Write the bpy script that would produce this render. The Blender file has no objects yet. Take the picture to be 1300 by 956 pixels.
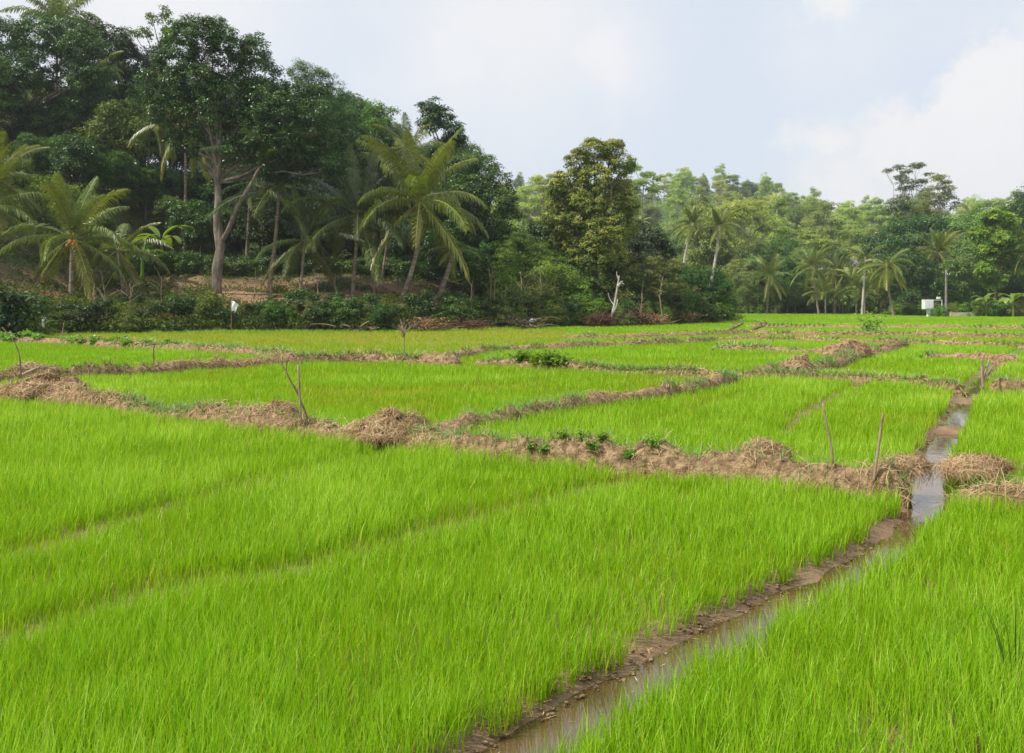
import bpy, math, random
import numpy as np
from mathutils import Vector, Matrix

R = math.radians
SC = bpy.context.scene
COL = SC.collection
F = 1150.0          # focal length in photo pixels (1300 wide)
HZ = 385.0          # horizon row
CAMH = 2.0
rng = np.random.default_rng(7)
random.seed(7)

def G(px, py, z=0.0):
    """photo pixel -> point on the level z"""
    Y = (CAMH - z) * F / (py - HZ)
    return ((px - 650.0) / F * Y, Y)
def XY(px, Y):
    return (px - 650.0) / F * Y
def ZY(py, Y):
    return CAMH + (HZ - py) / F * Y

# ------------------------------------------------------------------ noise
def _h(ix, iy, seed):
    n = (ix.astype(np.int64) * 374761393 + iy.astype(np.int64) * 668265263 + seed * 974634757) & 0x7fffffff
    n = ((n ^ (n >> 13)) * 1274126177) & 0x7fffffff
    return ((n ^ (n >> 16)) & 0xffff) / 65535.0
def vnoise(x, y, seed=0):
    x = np.asarray(x, float); y = np.asarray(y, float)
    ix = np.floor(x); iy = np.floor(y)
    fx = x - ix; fy = y - iy
    fx = fx * fx * (3 - 2 * fx); fy = fy * fy * (3 - 2 * fy)
    a = _h(ix, iy, seed); b = _h(ix + 1, iy, seed); c = _h(ix, iy + 1, seed); d = _h(ix + 1, iy + 1, seed)
    return (a * (1 - fx) + b * fx) * (1 - fy) + (c * (1 - fx) + d * fx) * fy
def fbm(x, y, seed=0, o=4):
    s = 0; a = .5; t = 0
    for k in range(o):
        s = s + a * vnoise(np.asarray(x) * 2 ** k, np.asarray(y) * 2 ** k, seed + k * 17); t += a; a *= .5
    return s / t
def sstep(a, b, x):
    t = np.clip((x - a) / (b - a), 0, 1)
    return t * t * (3 - 2 * t)
def unit(v):
    return v / np.maximum(np.linalg.norm(v, axis=-1, keepdims=True), 1e-9)

# ------------------------------------------------------------------ mesh helpers
class Acc:
    """collects vertices, quads, triangles and a per-vertex tint; builds ONE mesh"""
    def __init__(s):
        s.V = []; s.Q = []; s.T = []; s.tint = []; s.n = 0
    def add(s, V, Q=None, T=None, tint=.5):
        V = np.asarray(V, float).reshape(-1, 3)
        s.V.append(V)
        if Q is not None and len(Q): s.Q.append(np.asarray(Q, np.int64).reshape(-1, 4) + s.n)
        if T is not None and len(T): s.T.append(np.asarray(T, np.int64).reshape(-1, 3) + s.n)
        t = np.broadcast_to(np.asarray(tint, float), (len(V),)) if np.ndim(tint) == 0 else np.asarray(tint, float)
        s.tint.append(t); s.n += len(V)
    def mesh(s, name, mat, smooth=False, col=None):
        V = np.concatenate(s.V)
        Q = np.concatenate(s.Q) if s.Q else np.zeros((0, 4), np.int64)
        T = np.concatenate(s.T) if s.T else np.zeros((0, 3), np.int64)
        me = bpy.data.meshes.new(name)
        me.vertices.add(len(V)); me.vertices.foreach_set('co', V.astype(np.float32).ravel())
        nl = Q.size + T.size
        me.loops.add(nl)
        me.loops.foreach_set('vertex_index', np.concatenate([Q.ravel(), T.ravel()]).astype(np.int32))
        npoly = len(Q) + len(T)
        me.polygons.add(npoly)
        starts = np.concatenate([np.arange(len(Q)) * 4, Q.size + np.arange(len(T)) * 3]).astype(np.int32)
        me.polygons.foreach_set('loop_start', starts)
        me.polygons.foreach_set('use_smooth', np.full(npoly, bool(smooth)))
        a = me.attributes.new('tint', 'FLOAT', 'POINT')
        a.data.foreach_set('value', np.concatenate(s.tint).astype(np.float32))
        if col is not None:
            c = me.attributes.new('gcol', 'FLOAT_COLOR', 'POINT')
            c.data.foreach_set('color', np.concatenate([col, np.ones((len(col), 1))], 1).astype(np.float32).ravel())
        me.materials.append(mat)
        me.update(calc_edges=True)
        me.validate()
        return me

def tube(acc, path, rad, sides=7, tint=.5, wob=0.0, seed=0):
    P = np.asarray(path, float); n = len(P)
    rad = np.broadcast_to(np.asarray(rad, float), (n,))
    T = np.gradient(P, axis=0); T = unit(T)
    ref = np.array([1., 0, 0]) if abs(T[0][0]) < .8 else np.array([0, 1., 0])
    V = []
    up = ref
    rr = np.random.default_rng(seed + n)
    for i in range(n):
        a = up - T[i] * np.dot(up, T[i]); a = a / max(np.linalg.norm(a), 1e-6)
        b = np.cross(T[i], a); up = a
        for k in range(sides):
            an = 2 * math.pi * k / sides
            r = rad[i] * (1 + wob * (rr.random() - .5))
            V.append(P[i] + (a * math.cos(an) + b * math.sin(an)) * r)
    V.append(P[0] - T[0] * rad[0] * .2); V.append(P[-1] + T[-1] * rad[-1] * .5)
    Q = []; Tr = []
    for i in range(n - 1):
        for k in range(sides):
            k2 = (k + 1) % sides
            Q.append((i * sides + k, i * sides + k2, (i + 1) * sides + k2, (i + 1) * sides + k))
    for k in range(sides):
        k2 = (k + 1) % sides
        Tr.append((n * sides, k2, k)); Tr.append((n * sides + 1, (n - 1) * sides + k, (n - 1) * sides + k2))
    acc.add(V, Q, Tr, tint)

def curve(p0, p1, bend=(0, 0, 0), n=8, wig=0.0, seed=0):
    t = np.linspace(0, 1, n)[:, None]
    p0 = np.asarray(p0, float); p1 = np.asarray(p1, float)
    P = p0 + (p1 - p0) * t + np.asarray(bend, float) * (4 * t * (1 - t))
    if wig:
        r = np.random.default_rng(seed)
        P = P + (r.random((n, 3)) - .5) * wig * np.sin(np.pi * t)
    return P

def leaves(acc, P, D, N, L, W, tint, fold=.12, droop=.12):
    """folded diamond leaves: one quad each"""
    D = unit(D); S = unit(np.cross(D, N)); Nn = np.cross(S, D)
    L = np.asarray(L)[:, None]; W = np.asarray(W)[:, None]
    b = P; tip = P + D * L - np.array([0, 0, 1.]) * L * droop
    m = P + D * L * .45 + Nn * W * fold
    l = m + S * W * .5; r = m - S * W * .5
    V = np.stack([b, r, tip, l], 1).reshape(-1, 3)
    Q = np.arange(len(P) * 4).reshape(-1, 4)
    acc.add(V, Q, None, np.repeat(tint, 4))

def runit(n, r=rng):
    return unit(r.normal(size=(n, 3)))

def crown(acc, lobes, r, clump_r=.55, per=70, L=.22, W=.11, up=.6, inner=.35, dens=1.0, tint0=.5, tvar=.3, hang=0.0, flat=.75, rag=.10):
    lobes = np.asarray(lobes, float)
    for i, (x, y, z, rx, ry, rz) in enumerate(lobes):
        p = 1.6
        area = 4 * math.pi * (((rx * ry) ** p + (rx * rz) ** p + (ry * rz) ** p) / 3) ** (1 / p)
        n = max(5, int(dens * area / (clump_r * clump_r * 1.55)))
        u = runit(n, r)
        keep = (u[:, 2] > -.35) | (r.random(n) < .45)
        u = u[keep]; n = len(u)
        rad = 1 - inner * r.random(n) ** 1.3 + rag * r.normal(size=n)
        C = np.array([x, y, z]) + u * rad[:, None] * np.array([rx, ry, rz])
        ok = np.ones(n, bool)
        for j, (X, Y, Z, a, b, c) in enumerate(lobes):
            if j != i:
                ok &= (((C - np.array([X, Y, Z])) / np.array([a, b, c])) ** 2).sum(1) > .5
        C = C[ok]; u = u[ok]; n = len(C)
        if n == 0: continue
        k = per
        cr = clump_r * (.7 + .6 * r.random(n))
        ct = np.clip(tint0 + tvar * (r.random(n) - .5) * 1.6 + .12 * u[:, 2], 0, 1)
        v = runit(n * k, r); v[:, 2] = np.where(r.random(n * k) < .7, np.abs(v[:, 2]), v[:, 2])
        cc = np.repeat(C, k, 0); cu = np.repeat(u, k, 0)
        P = cc + v * (np.repeat(cr, k) * r.random(n * k) ** .45)[:, None] * np.array([1, 1, flat])
        N = unit(v * .7 + cu * .4 + np.array([0, 0, up]) + .45 * r.normal(size=(n * k, 3)))
        D = v * .8 + cu * .5 + .6 * r.normal(size=(n * k, 3)) - np.array([0, 0, hang])
        D = D - N * (D * N).sum(1, keepdims=True)
        leaves(acc, P, D, N, L * (.6 + .7 * r.random(n * k)), W * (.6 + .7 * r.random(n * k)),
               np.clip(np.repeat(ct, k) + .22 * (r.random(n * k) - .5), 0, 1))

# ------------------------------------------------------------------ objects
def tag(o, label=None, cat=None, group=None, kind=None):
    if label: o['label'] = label
    if cat: o['category'] = cat
    if group: o['group'] = group
    if kind: o['kind'] = kind
    return o
def obj(name, me, parent=None):
    o = bpy.data.objects.new(name, me); COL.objects.link(o)
    if parent: o.parent = parent
    return o
def thing(name, label, cat, loc, group=None, rz=0.0, sc=1.0):
    o = bpy.data.objects.new(name, None); COL.objects.link(o)
    o.location = loc; o.rotation_euler = (0, 0, rz); o.scale = (sc, sc, sc)
    o.empty_display_size = .2
    return tag(o, label, cat, group)
def dup(root, loc, rz=0.0, sc=1.0, label=None, group=None, cat=None):
    c = root.copy(); COL.objects.link(c)
    c.location = loc; c.rotation_euler = (0, 0, rz); c.scale = (sc, sc, sc) if np.ndim(sc) == 0 else sc
    tag(c, label, cat, group)
    for ch in list(root.children):
        d = ch.copy(); COL.objects.link(d); d.parent = c
        for g in list(ch.children):
            e = g.copy(); COL.objects.link(e); e.parent = d
    return c

# ------------------------------------------------------------------ materials
def nmat(name):
    m = bpy.data.materials.new(name); m.use_nodes = True
    nt = m.node_tree; nt.nodes.clear()
    out = nt.nodes.new('ShaderNodeOutputMaterial')
    return m, nt, out
def ramp(nt, fac, stops):
    n = nt.nodes.new('ShaderNodeValToRGB')
    e = n.color_ramp.elements
    while len(e) < len(stops): e.new(.5)
    for k, (p, c) in enumerate(stops):
        e[k].position = p; e[k].color = (*c, 1)
    nt.links.new(fac, n.inputs[0])
    return n.outputs[0]
def attr(nt, name):
    n = nt.nodes.new('ShaderNodeAttribute'); n.attribute_name = name
    return n
def noise(nt, scale, detail=4, rough=.6, vec=None, coord='Object'):
    n = nt.nodes.new('ShaderNodeTexNoise'); n.inputs['Scale'].default_value = scale
    n.inputs['Detail'].default_value = detail; n.inputs['Roughness'].default_value = rough
    if vec is None:
        tc = nt.nodes.new('ShaderNodeTexCoord'); vec = tc.outputs[coord]
    nt.links.new(vec, n.inputs['Vector'])
    return n
def leaf_mat(name, stops, trans=.3, rough=.45, spec=.35, objvar=.12, tcol=1.6):
    m, nt, out = nmat(name)
    c = ramp(nt, attr(nt, 'tint').outputs['Fac'], stops)
    oi = nt.nodes.new('ShaderNodeObjectInfo')
    mr = nt.nodes.new('ShaderNodeMapRange')
    mr.inputs[3].default_value = 1 - objvar * 1.6; mr.inputs[4].default_value = 1 + objvar * 1.6
    nt.links.new(oi.outputs['Random'], mr.inputs[0])
    hsv = nt.nodes.new('ShaderNodeHueSaturation')
    nt.links.new(c, hsv.inputs['Color']); nt.links.new(mr.outputs[0], hsv.inputs['Value'])
    m1 = nt.nodes.new('ShaderNodeMath'); m1.operation = 'MULTIPLY'; m1.inputs[1].default_value = 7.31
    m2 = nt.nodes.new('ShaderNodeMath'); m2.operation = 'FRACT'
    hr = nt.nodes.new('ShaderNodeMapRange'); hr.inputs[3].default_value = .5 - .14 * objvar; hr.inputs[4].default_value = .5 + .10 * objvar
    nt.links.new(oi.outputs['Random'], m1.inputs[0]); nt.links.new(m1.outputs[0], m2.inputs[0]); nt.links.new(m2.outputs[0], hr.inputs[0])
    nt.links.new(hr.outputs[0], hsv.inputs['Hue'])
    p = nt.nodes.new('ShaderNodeBsdfPrincipled')
    p.inputs['Roughness'].default_value = rough
    p.inputs['Specular IOR Level'].default_value = spec
    nt.links.new(hsv.outputs[0], p.inputs['Base Color'])
    t = nt.nodes.new('ShaderNodeBsdfTranslucent')
    mul = nt.nodes.new('ShaderNodeMixRGB'); mul.blend_type = 'MULTIPLY'; mul.inputs[0].default_value = 1
    mul.inputs[2].default_value = (tcol, tcol * 1.0, tcol * .35, 1)
    nt.links.new(hsv.outputs[0], mul.inputs[1]); nt.links.new(mul.outputs[0], t.inputs['Color'])
    mx = nt.nodes.new('ShaderNodeMixShader'); mx.inputs[0].default_value = trans
    nt.links.new(p.outputs[0], mx.inputs[1]); nt.links.new(t.outputs[0], mx.inputs[2])
    nt.links.new(mx.outputs[0], out.inputs['Surface'])
    return m
def rough_mat(name, stops, scale=8, bump=.4, bscale=30, rough=.9, use_tint=0.0, stretch=None, spec=.2):
    m, nt, out = nmat(name)
    tc = nt.nodes.new('ShaderNodeTexCoord')
    vec = tc.outputs['Object']
    if stretch:
        mp = nt.nodes.new('ShaderNodeMapping'); mp.inputs['Scale'].default_value = stretch
        nt.links.new(vec, mp.inputs['Vector']); vec = mp.outputs[0]
    n1 = noise(nt, scale, 5, .65, vec)
    fac = n1.outputs['Fac']
    if use_tint:
        ad = nt.nodes.new('ShaderNodeMath'); ad.operation = 'MULTIPLY_ADD'
        at = attr(nt, 'tint')
        sub = nt.nodes.new('ShaderNodeMath'); sub.operation = 'SUBTRACT'; sub.inputs[1].default_value = .5
        nt.links.new(at.outputs['Fac'], sub.inputs[0])
        nt.links.new(sub.outputs[0], ad.inputs[0]); ad.inputs[1].default_value = use_tint
        nt.links.new(fac, ad.inputs[2]); fac = ad.outputs[0]
    c = ramp(nt, fac, stops)
    p = nt.nodes.new('ShaderNodeBsdfPrincipled'); p.inputs['Roughness'].default_value = rough
    p.inputs['Specular IOR Level'].default_value = spec
    nt.links.new(c, p.inputs['Base Color'])
    if bump:
        n2 = noise(nt, bscale, 4, .6, vec)
        b = nt.nodes.new('ShaderNodeBump'); b.inputs['Strength'].default_value = bump; b.inputs['Distance'].default_value = .05
        nt.links.new(n2.outputs['Fac'], b.inputs['Height']); nt.links.new(b.outputs[0], p.inputs['Normal'])
    nt.links.new(p.outputs[0], out.inputs['Surface'])
    return m

M = {}
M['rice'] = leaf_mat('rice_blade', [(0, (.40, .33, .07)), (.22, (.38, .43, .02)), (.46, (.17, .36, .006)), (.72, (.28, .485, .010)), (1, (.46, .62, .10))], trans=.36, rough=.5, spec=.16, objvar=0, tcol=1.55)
M['dark'] = leaf_mat('dark_glossy_leaf', [(0, (.022, .048, .009)), (.5, (.05, .112, .018)), (.85, (.105, .20, .028)), (1, (.22, .33, .05))], trans=.16, rough=.33, spec=.34)
M['deep'] = leaf_mat('deep_green_leaf', [(0, (.02, .045, .011)), (.5, (.046, .102, .022)), (1, (.14, .23, .04))], trans=.14, rough=.4, spec=.3, objvar=.2)
M['mid'] = leaf_mat('mid_green_leaf', [(0, (.035, .065, .012)), (.5, (.07, .135, .02)), (1, (.16, .24, .035))], trans=.25, spec=.22, objvar=.25)
M['lime'] = leaf_mat('lime_leaf', [(0, (.05, .11, .015)), (.5, (.12, .24, .02)), (1, (.26, .36, .04))], trans=.35)
M['olive'] = leaf_mat('olive_leaf', [(0, (.05, .08, .018)), (.5, (.12, .155, .032)), (1, (.27, .28, .07))], trans=.2)
M['flower'] = leaf_mat('yellow_green_leaf', [(0, (.05, .09, .014)), (.45, (.145, .21, .03)), (.8, (.33, .37, .06)), (1, (.50, .50, .14))], trans=.15, spec=.2)
M['hill'] = leaf_mat('hill_leaf', [(0, (.13, .19, .05)), (.5, (.30, .39, .095)), (1, (.52, .55, .19))], trans=.3, objvar=.17, spec=.15)
M['hilldark'] = leaf_mat('hill_dark_leaf', [(0, (.06, .10, .027)), (.5, (.14, .215, .05)), (1, (.30, .38, .10))], trans=.2, objvar=.22, spec=.2)
M['frond'] = leaf_mat('palm_leaflet', [(0, (.06, .09, .017)), (.45, (.135, .185, .03)), (.8, (.26, .29, .05)), (1, (.46, .40, .09))], trans=.24, rough=.38, spec=.5, objvar=.15)
M['fronddark'] = leaf_mat('palm_leaflet_dark', [(0, (.035, .06, .017)), (.5, (.075, .115, .028)), (1, (.19, .22, .05))], trans=.18, rough=.38, spec=.5, objvar=.15)
M['frondpale'] = leaf_mat('palm_leaflet_sunlit', [(0, (.10, .15, .03)), (.45, (.21, .27, .05)), (1, (.48, .46, .14))], trans=.25, rough=.4, spec=.4)  # lighter leaflet copy: sunshine on the far palms put into the colour
M['banana'] = leaf_mat('banana_leaf', [(0, (.08, .15, .025)), (.5, (.17, .28, .04)), (1, (.34, .38, .09))], trans=.35, rough=.35, spec=.4)
M['weed'] = leaf_mat('weed_leaf', [(0, (.08, .17, .025)), (.5, (.18, .33, .045)), (1, (.32, .46, .09))], trans=.3)
M['grassweed'] = leaf_mat('bund_grass', [(0, (.26, .20, .08)), (.35, (.15, .25, .06)), (1, (.27, .40, .15))], trans=.3)
M['straw'] = leaf_mat('straw', [(0, (.16, .10, .05)), (.4, (.38, .245, .12)), (.75, (.60, .42, .23)), (1, (.76, .60, .38))], trans=.08, rough=.6, spec=.25, objvar=0, tcol=1.1)
M['rust'] = leaf_mat('dead_leaf', [(0, (.10, .05, .02)), (.5, (.30, .14, .05)), (1, (.50, .28, .09))], trans=.1, objvar=.05, tcol=1.1)
M['bund'] = rough_mat('dry_mud', [(.30, (.075, .048, .028)), (.46, (.24, .15, .08)), (.60, (.41, .27, .15)), (.75, (.52, .37, .22))], scale=9, bump=1.0, bscale=26)
M['bark'] = rough_mat('grey_bark', [(.25, (.075, .06, .045)), (.5, (.19, .155, .12)), (.72, (.36, .32, .27))], scale=2.2, bump=.7, bscale=9, stretch=(1, 1, .35))
M['palmbark'] = rough_mat('palm_bark', [(.3, (.12, .095, .07)), (.55, (.30, .24, .175)), (.75, (.46, .39, .30))], scale=2.5, bump=.8, bscale=5, stretch=(.6, .6, 2.6))
M['palebark'] = rough_mat('pale_dead_wood', [(.3, (.30, .26, .21)), (.55, (.52, .48, .42)), (.75, (.66, .62, .55))], scale=3, bump=.4, bscale=14, stretch=(1, 1, .3))
M['stick'] = rough_mat('weathered_stick', [(.3, (.20, .13, .085)), (.55, (.40, .29, .20)), (.75, (.58, .46, .34))], scale=9, bump=.4, bscale=40, stretch=(1, 1, .25))
M['twig'] = rough_mat('dry_twig', [(.3, (.10, .065, .04)), (.55, (.24, .16, .10)), (.75, (.40, .30, .2))], scale=5, bump=.3, use_tint=.6)
M['root'] = rough_mat('reddish_root', [(.3, (.06, .03, .022)), (.55, (.14, .065, .045)), (.8, (.24, .13, .09))], scale=4, bump=.5, use_tint=.6)
M['nut'] = rough_mat('orange_coconut', [(.3, (.30, .12, .02)), (.6, (.50, .24, .04)), (.8, (.55, .34, .08))], scale=3, bump=.1, rough=.5, use_tint=.5)
M['greennut'] = rough_mat('green_coconut', [(.3, (.12, .14, .03)), (.6, (.22, .22, .05)), (.8, (.32, .26, .08))], scale=3, bump=.1, rough=.5, use_tint=.5)
M['concrete'] = rough_mat('weathered_pole', [(.3, (.16, .145, .125)), (.55, (.25, .23, .2)), (.8, (.33, .31, .28))], scale=2, bump=.2)
M['white'] = rough_mat('white_paint', [(.3, (.68, .69, .70)), (.7, (.82, .82, .81))], scale=3, bump=.03, rough=.5, spec=.4)
M['cloth'] = rough_mat('white_plastic', [(.3, (.66, .67, .69)), (.7, (.84, .84, .84))], scale=6, bump=.25, bscale=14, rough=.5, spec=.4)
M['metal'] = rough_mat('dark_metal', [(.3, (.08, .08, .085)), (.7, (.16, .16, .17))], scale=4, bump=.1, rough=.55)
M['roof'] = rough_mat('pale_roof', [(.3, (.18, .17, .165)), (.7, (.30, .285, .27))], scale=2, bump=.3, stretch=(6, .5, 1))
M['plaster'] = rough_mat('cream_plaster', [(.3, (.50, .42, .32)), (.7, (.66, .58, .46))], scale=1.5, bump=.1)
M['wallpale'] = rough_mat('pale_wall', [(.3, (.42, .35, .27)), (.7, (.60, .52, .42))], scale=2, bump=.2)

# ------------------------------------------------------------------ terrain
EDGE = [(-400, 440), (-200, 432), (0, 425), (130, 424), (300, 421.5), (500, 421.5), (650, 417), (800, 415.2), (900, 411), (935, 404.5)]
EX = np.array([-90, -60] + [G(*p)[0] for p in EDGE] + [30.5]); EY = np.array([20, 34] + [G(*p)[1] for p in EDGE] + [900])
def edgeY(x):
    return np.interp(x, EX, EY)
def left_d(x, y):
    return (y - edgeY(x)) * .88
def terrain(x, y):
    x = np.asarray(x, float); y = np.asarray(y, float)
    d = left_d(x, y)
    f = np.interp(d, [0, .6, 2.2, 5, 9, 12, 16, 22, 44, 75, 130], [0, .45, 1.1, 1.9, 2.8, 3.2, 4.7, 5.8, 14, 20, 23])
    A = np.interp(x, [-60, -13, -2, 6, 14, 24, 29.5], [1, 1, .8, .55, .36, .2, 0])
    h = f * A
    h = h + np.where(d > 1, (fbm(x / 5, y / 5, 3) - .5) * np.clip(d * .06, 0, .9) * A, 0)
    a = np.clip(650 + F * x / np.maximum(y, 1), -400, 2000)
    cr = np.interp(a, [-400, 400, 640, 820, 930, 1000, 1060, 1300, 1800], [80, 70, 56, 58, 64, 52, 47, 40, 30])
    far = cr * (.75 * sstep(170, 570, y) + .25 * np.clip((y - 175) / 395, 0, 1)) * (1 - .25 * sstep(580, 900, y))
    far = far + (fbm(x / 30, y / 30, 5) - .5) * 8 * sstep(185, 260, y)
    return np.maximum(h, far)
def hz(x, y):
    return float(terrain(np.array([x]), np.array([y]))[0])

# canal centre line
CAN = [(-2.6, 1.2), (-1.2, 2.6), (-.35, 3.55), (.52, 4.55), (1.03, 5.1), (1.58, 5.75), (2.33, 6.5), (3.24, 7.5), (3.86, 8.4)] + \
      [G(*p, -.05) for p in [(1172, 638), (1183, 603), (1197, 570), (1214, 540), (1227, 510), (1240, 490), (1262, 470), (1285, 452), (1330, 437)]]
CAN = np.array(CAN)
def polydist(x, y, P, signed=False):
    x = np.asarray(x, float); y = np.asarray(y, float)
    P = np.asarray(P)
    inb = (x > P[:, 0].min() - 1.7) & (x < P[:, 0].max() + 1.7) & (y > P[:, 1].min() - 1.7) & (y < P[:, 1].max() + 1.7)
    if not inb.all():
        B0 = np.full(x.shape, 1e9); A0 = np.zeros(x.shape); S0 = np.zeros(x.shape)
        if inb.any(): B0[inb], A0[inb], S0[inb] = polydist(x[inb], y[inb], P)
        return B0, A0, S0
    if len(P) > 24:     # split long lines so each part only looks at what lies near it
        B0 = np.full(x.shape, 1e9); A0 = np.zeros(x.shape); S0 = np.zeros(x.shape); base = 0.0
        for k in range(0, len(P) - 1, 12):
            q = P[k:k + 13]
            b_, a_, s_ = polydist(x, y, q)
            m = b_ < B0
            B0 = np.where(m, b_, B0); A0 = np.where(m, a_ + base, A0); S0 = np.where(m, s_, S0)
            base += np.hypot(*np.diff(q, axis=0).T).sum()
        return B0, A0, S0
    best = np.full(x.shape, 1e9); arc = np.zeros(x.shape); sgn = np.zeros(x.shape)
    s0 = 0
    for (ax, ay), (bx, by) in zip(P[:-1], P[1:]):
        dx, dy = bx - ax, by - ay; l = math.hypot(dx, dy)
        t = np.clip(((x - ax) * dx + (y - ay) * dy) / (l * l), 0, 1)
        d = np.hypot(x - ax - t * dx, y - ay - t * dy)
        m = d < best
        best = np.where(m, d, best); arc = np.where(m, s0 + t * l, arc)
        sgn = np.where(m, np.sign((x - ax) * dy - (y - ay) * dx), sgn)   # + on the right
        s0 += l
    return (best, arc, sgn)
def smooth_poly(P, step):
    P = np.asarray(P, float)
    for _ in range(2):
        q = [P[0]]
        for a, b in zip(P[:-1], P[1:]):
            q += [a * .75 + b * .25, a * .25 + b * .75]
        q.append(P[-1]); P = np.array(q)
    d = np.r_[0, np.cumsum(np.hypot(*np.diff(P, axis=0).T))]
    s = np.linspace(0, d[-1], max(2, int(math.ceil(d[-1] / step)) + 1))
    return np.stack([np.interp(s, d, P[:, 0]), np.interp(s, d, P[:, 1])], 1)
CAN = smooth_poly(CAN, .25)

# field banks: photo polyline, plan half-width, height, straw, green, name of look
ZB = .30
BUNDS = [
    dict(k='near', px=[(-230, 480), (0, 494), (60, 498), (130, 503), (190, 510), (260, 518), (320, 525), (380, 531), (430, 535), (500, 543), (560, 550), (630, 557), (700, 563), (800, 572), (900, 580), (950, 584), (1050, 591), (1110, 596), (1155, 602)],
         z=ZB, w=.24, h=.34, straw=1.0, green=1.3, label='long straw-covered mud bank crossing the field behind the nearest rice, left of the ditch'),
    dict(k='nearright', px=[(1203, 607), (1240, 606), (1300, 613), (1400, 626), (1560, 645)], z=ZB, w=.23, h=.33, straw=.9, green=.3,
         label='short straw-covered mud bank at the right edge, right of the muddy ditch'),
    dict(k='branch', px=[(548, 541), (585, 525), (640, 517), (700, 509), (780, 498), (860, 486), (930, 473)], z=ZB, w=.21, h=.28, straw=.5, green=1.0,
         label='grassy mud bank slanting from the big straw heap away to the right'),
    dict(k='secondleft', px=[(-200, 488), (0, 474), (86, 469), (156, 466), (225, 462), (311, 456), (380, 453), (450, 451), (520, 453), (585, 456)], z=ZB, w=.26, h=.33, straw=.9, green=1.1,
         label='brown straw-topped mud bank in the second row on the left, behind the thin stake'),
    dict(k='secondright', px=[(600, 455), (650, 456), (720, 460), (800, 464), (870, 468), (935, 471), (1015, 470), (1077, 473), (1146, 475), (1226, 484)], z=ZB, w=.22, h=.27, straw=.45, green=1.8,
         label='weedy mud bank across the middle fields, ending at the forked post'),
    dict(k='secondfar', px=[(1254, 485), (1300, 484), (1460, 484)], z=ZB, w=.3, h=.36, straw=.6, green=.7,
         label='low mud bank right of the forked post beside the ditch'),
    dict(k='diagonal', px=[(955, 469), (990, 464), (1046, 460), (1085, 447), (1127, 438), (1150, 434)], z=ZB, w=.26, h=.29, straw=.6, green=1.0,
         label='mud bank climbing diagonally between green fields right of centre'),
    dict(k='thirdleft', px=[(-200, 424), (0, 428), (86, 430), (138, 434), (190, 436), (260, 438), (311, 441), (346, 445), (395, 450)], z=ZB, w=.34, h=.30, straw=.6, green=1.0,
         label='weed-grown mud bank on the far left just below the wooded bank'),
    dict(k='third', px=[(530, 449), (590, 445), (602, 440), (726, 435), (830, 431), (925, 427), (1030, 427), (1127, 430), (1300, 434), (1460, 438)], z=ZB, w=.28, h=.25, straw=.5, green=1.3,
         label='thin long mud bank in the third row running to the right edge'),
    dict(k='short', px=[(905, 437), (965, 438), (1069, 441), (1125, 440)], z=ZB, w=.28, h=.24, straw=.3, green=1.3,
         label='short low mud bank between yellow-green fields right of centre'),
    dict(k='ditchend', px=[(1170, 446), (1227, 447), (1277, 450), (1296, 451)], z=ZB, w=.26, h=.30, straw=.15, green=1.4,
         label='short dark mud bank at the far end of the ditch'),
    dict(k='farone', px=[(720, 425), (800, 424), (940, 420), (1060, 421), (1300, 424), (1450, 426)], z=.25, w=.4, h=.25, straw=.35, green=1.3,
         label='faint far mud bank before the bushes and the white box'),
    dict(k='fartwo', px=[(950, 412), (1040, 413), (1180, 414), (1300, 415), (1430, 416)], z=.25, w=.5, h=.28, straw=.2, green=1.6,
         label='farthest green mud bank below the white box and pole'),
]
for b in BUNDS:
    b['pts'] = smooth_poly([G(p[0], p[1], b['z']) for p in b['px']], .5)

FUR = [[(-120, 828), (0, 795), (104, 765), (215, 730), (335, 718), (500, 672), (600, 650), (700, 625), (790, 603)],
       [(0, 695), (130, 655), (215, 634), (323, 607), (465, 572), (520, 562)],
       [(-50, 600), (100, 590), (250, 565), (330, 550)],
       [(996, 546), (1015, 523), (1046, 504), (1092, 484)],
       [(800, 533), (850, 527), (900, 510), (930, 500)],
       [(1040, 470), (1075, 462), (1090, 458)], [(100, 500), (300, 490), (560, 495), (700, 480)], [(330, 470), (600, 475), (800, 472)]]
FURD = [(.15, 1.), (.14, .95), (.12, .6), (.17, 1.), (.15, .7), (.15, .6), (.3, .35), (.3, .3)]
FURP = [smooth_poly([G(p[0], p[1], .13) for p in f], .3) for f in FUR]

def poly_px(l, z=.1):
    return [G(p[0], p[1], z) for p in l]
B = {b['k']: b['px'] for b in BUNDS}
CANPX = [(560, 990), (640, 915), (775, 850), (830, 830), (950, 770), (1040, 720), (1100, 690), (1180, 640), (1185, 605), (1215, 540), (1240, 490), (1283, 453)]
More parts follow.
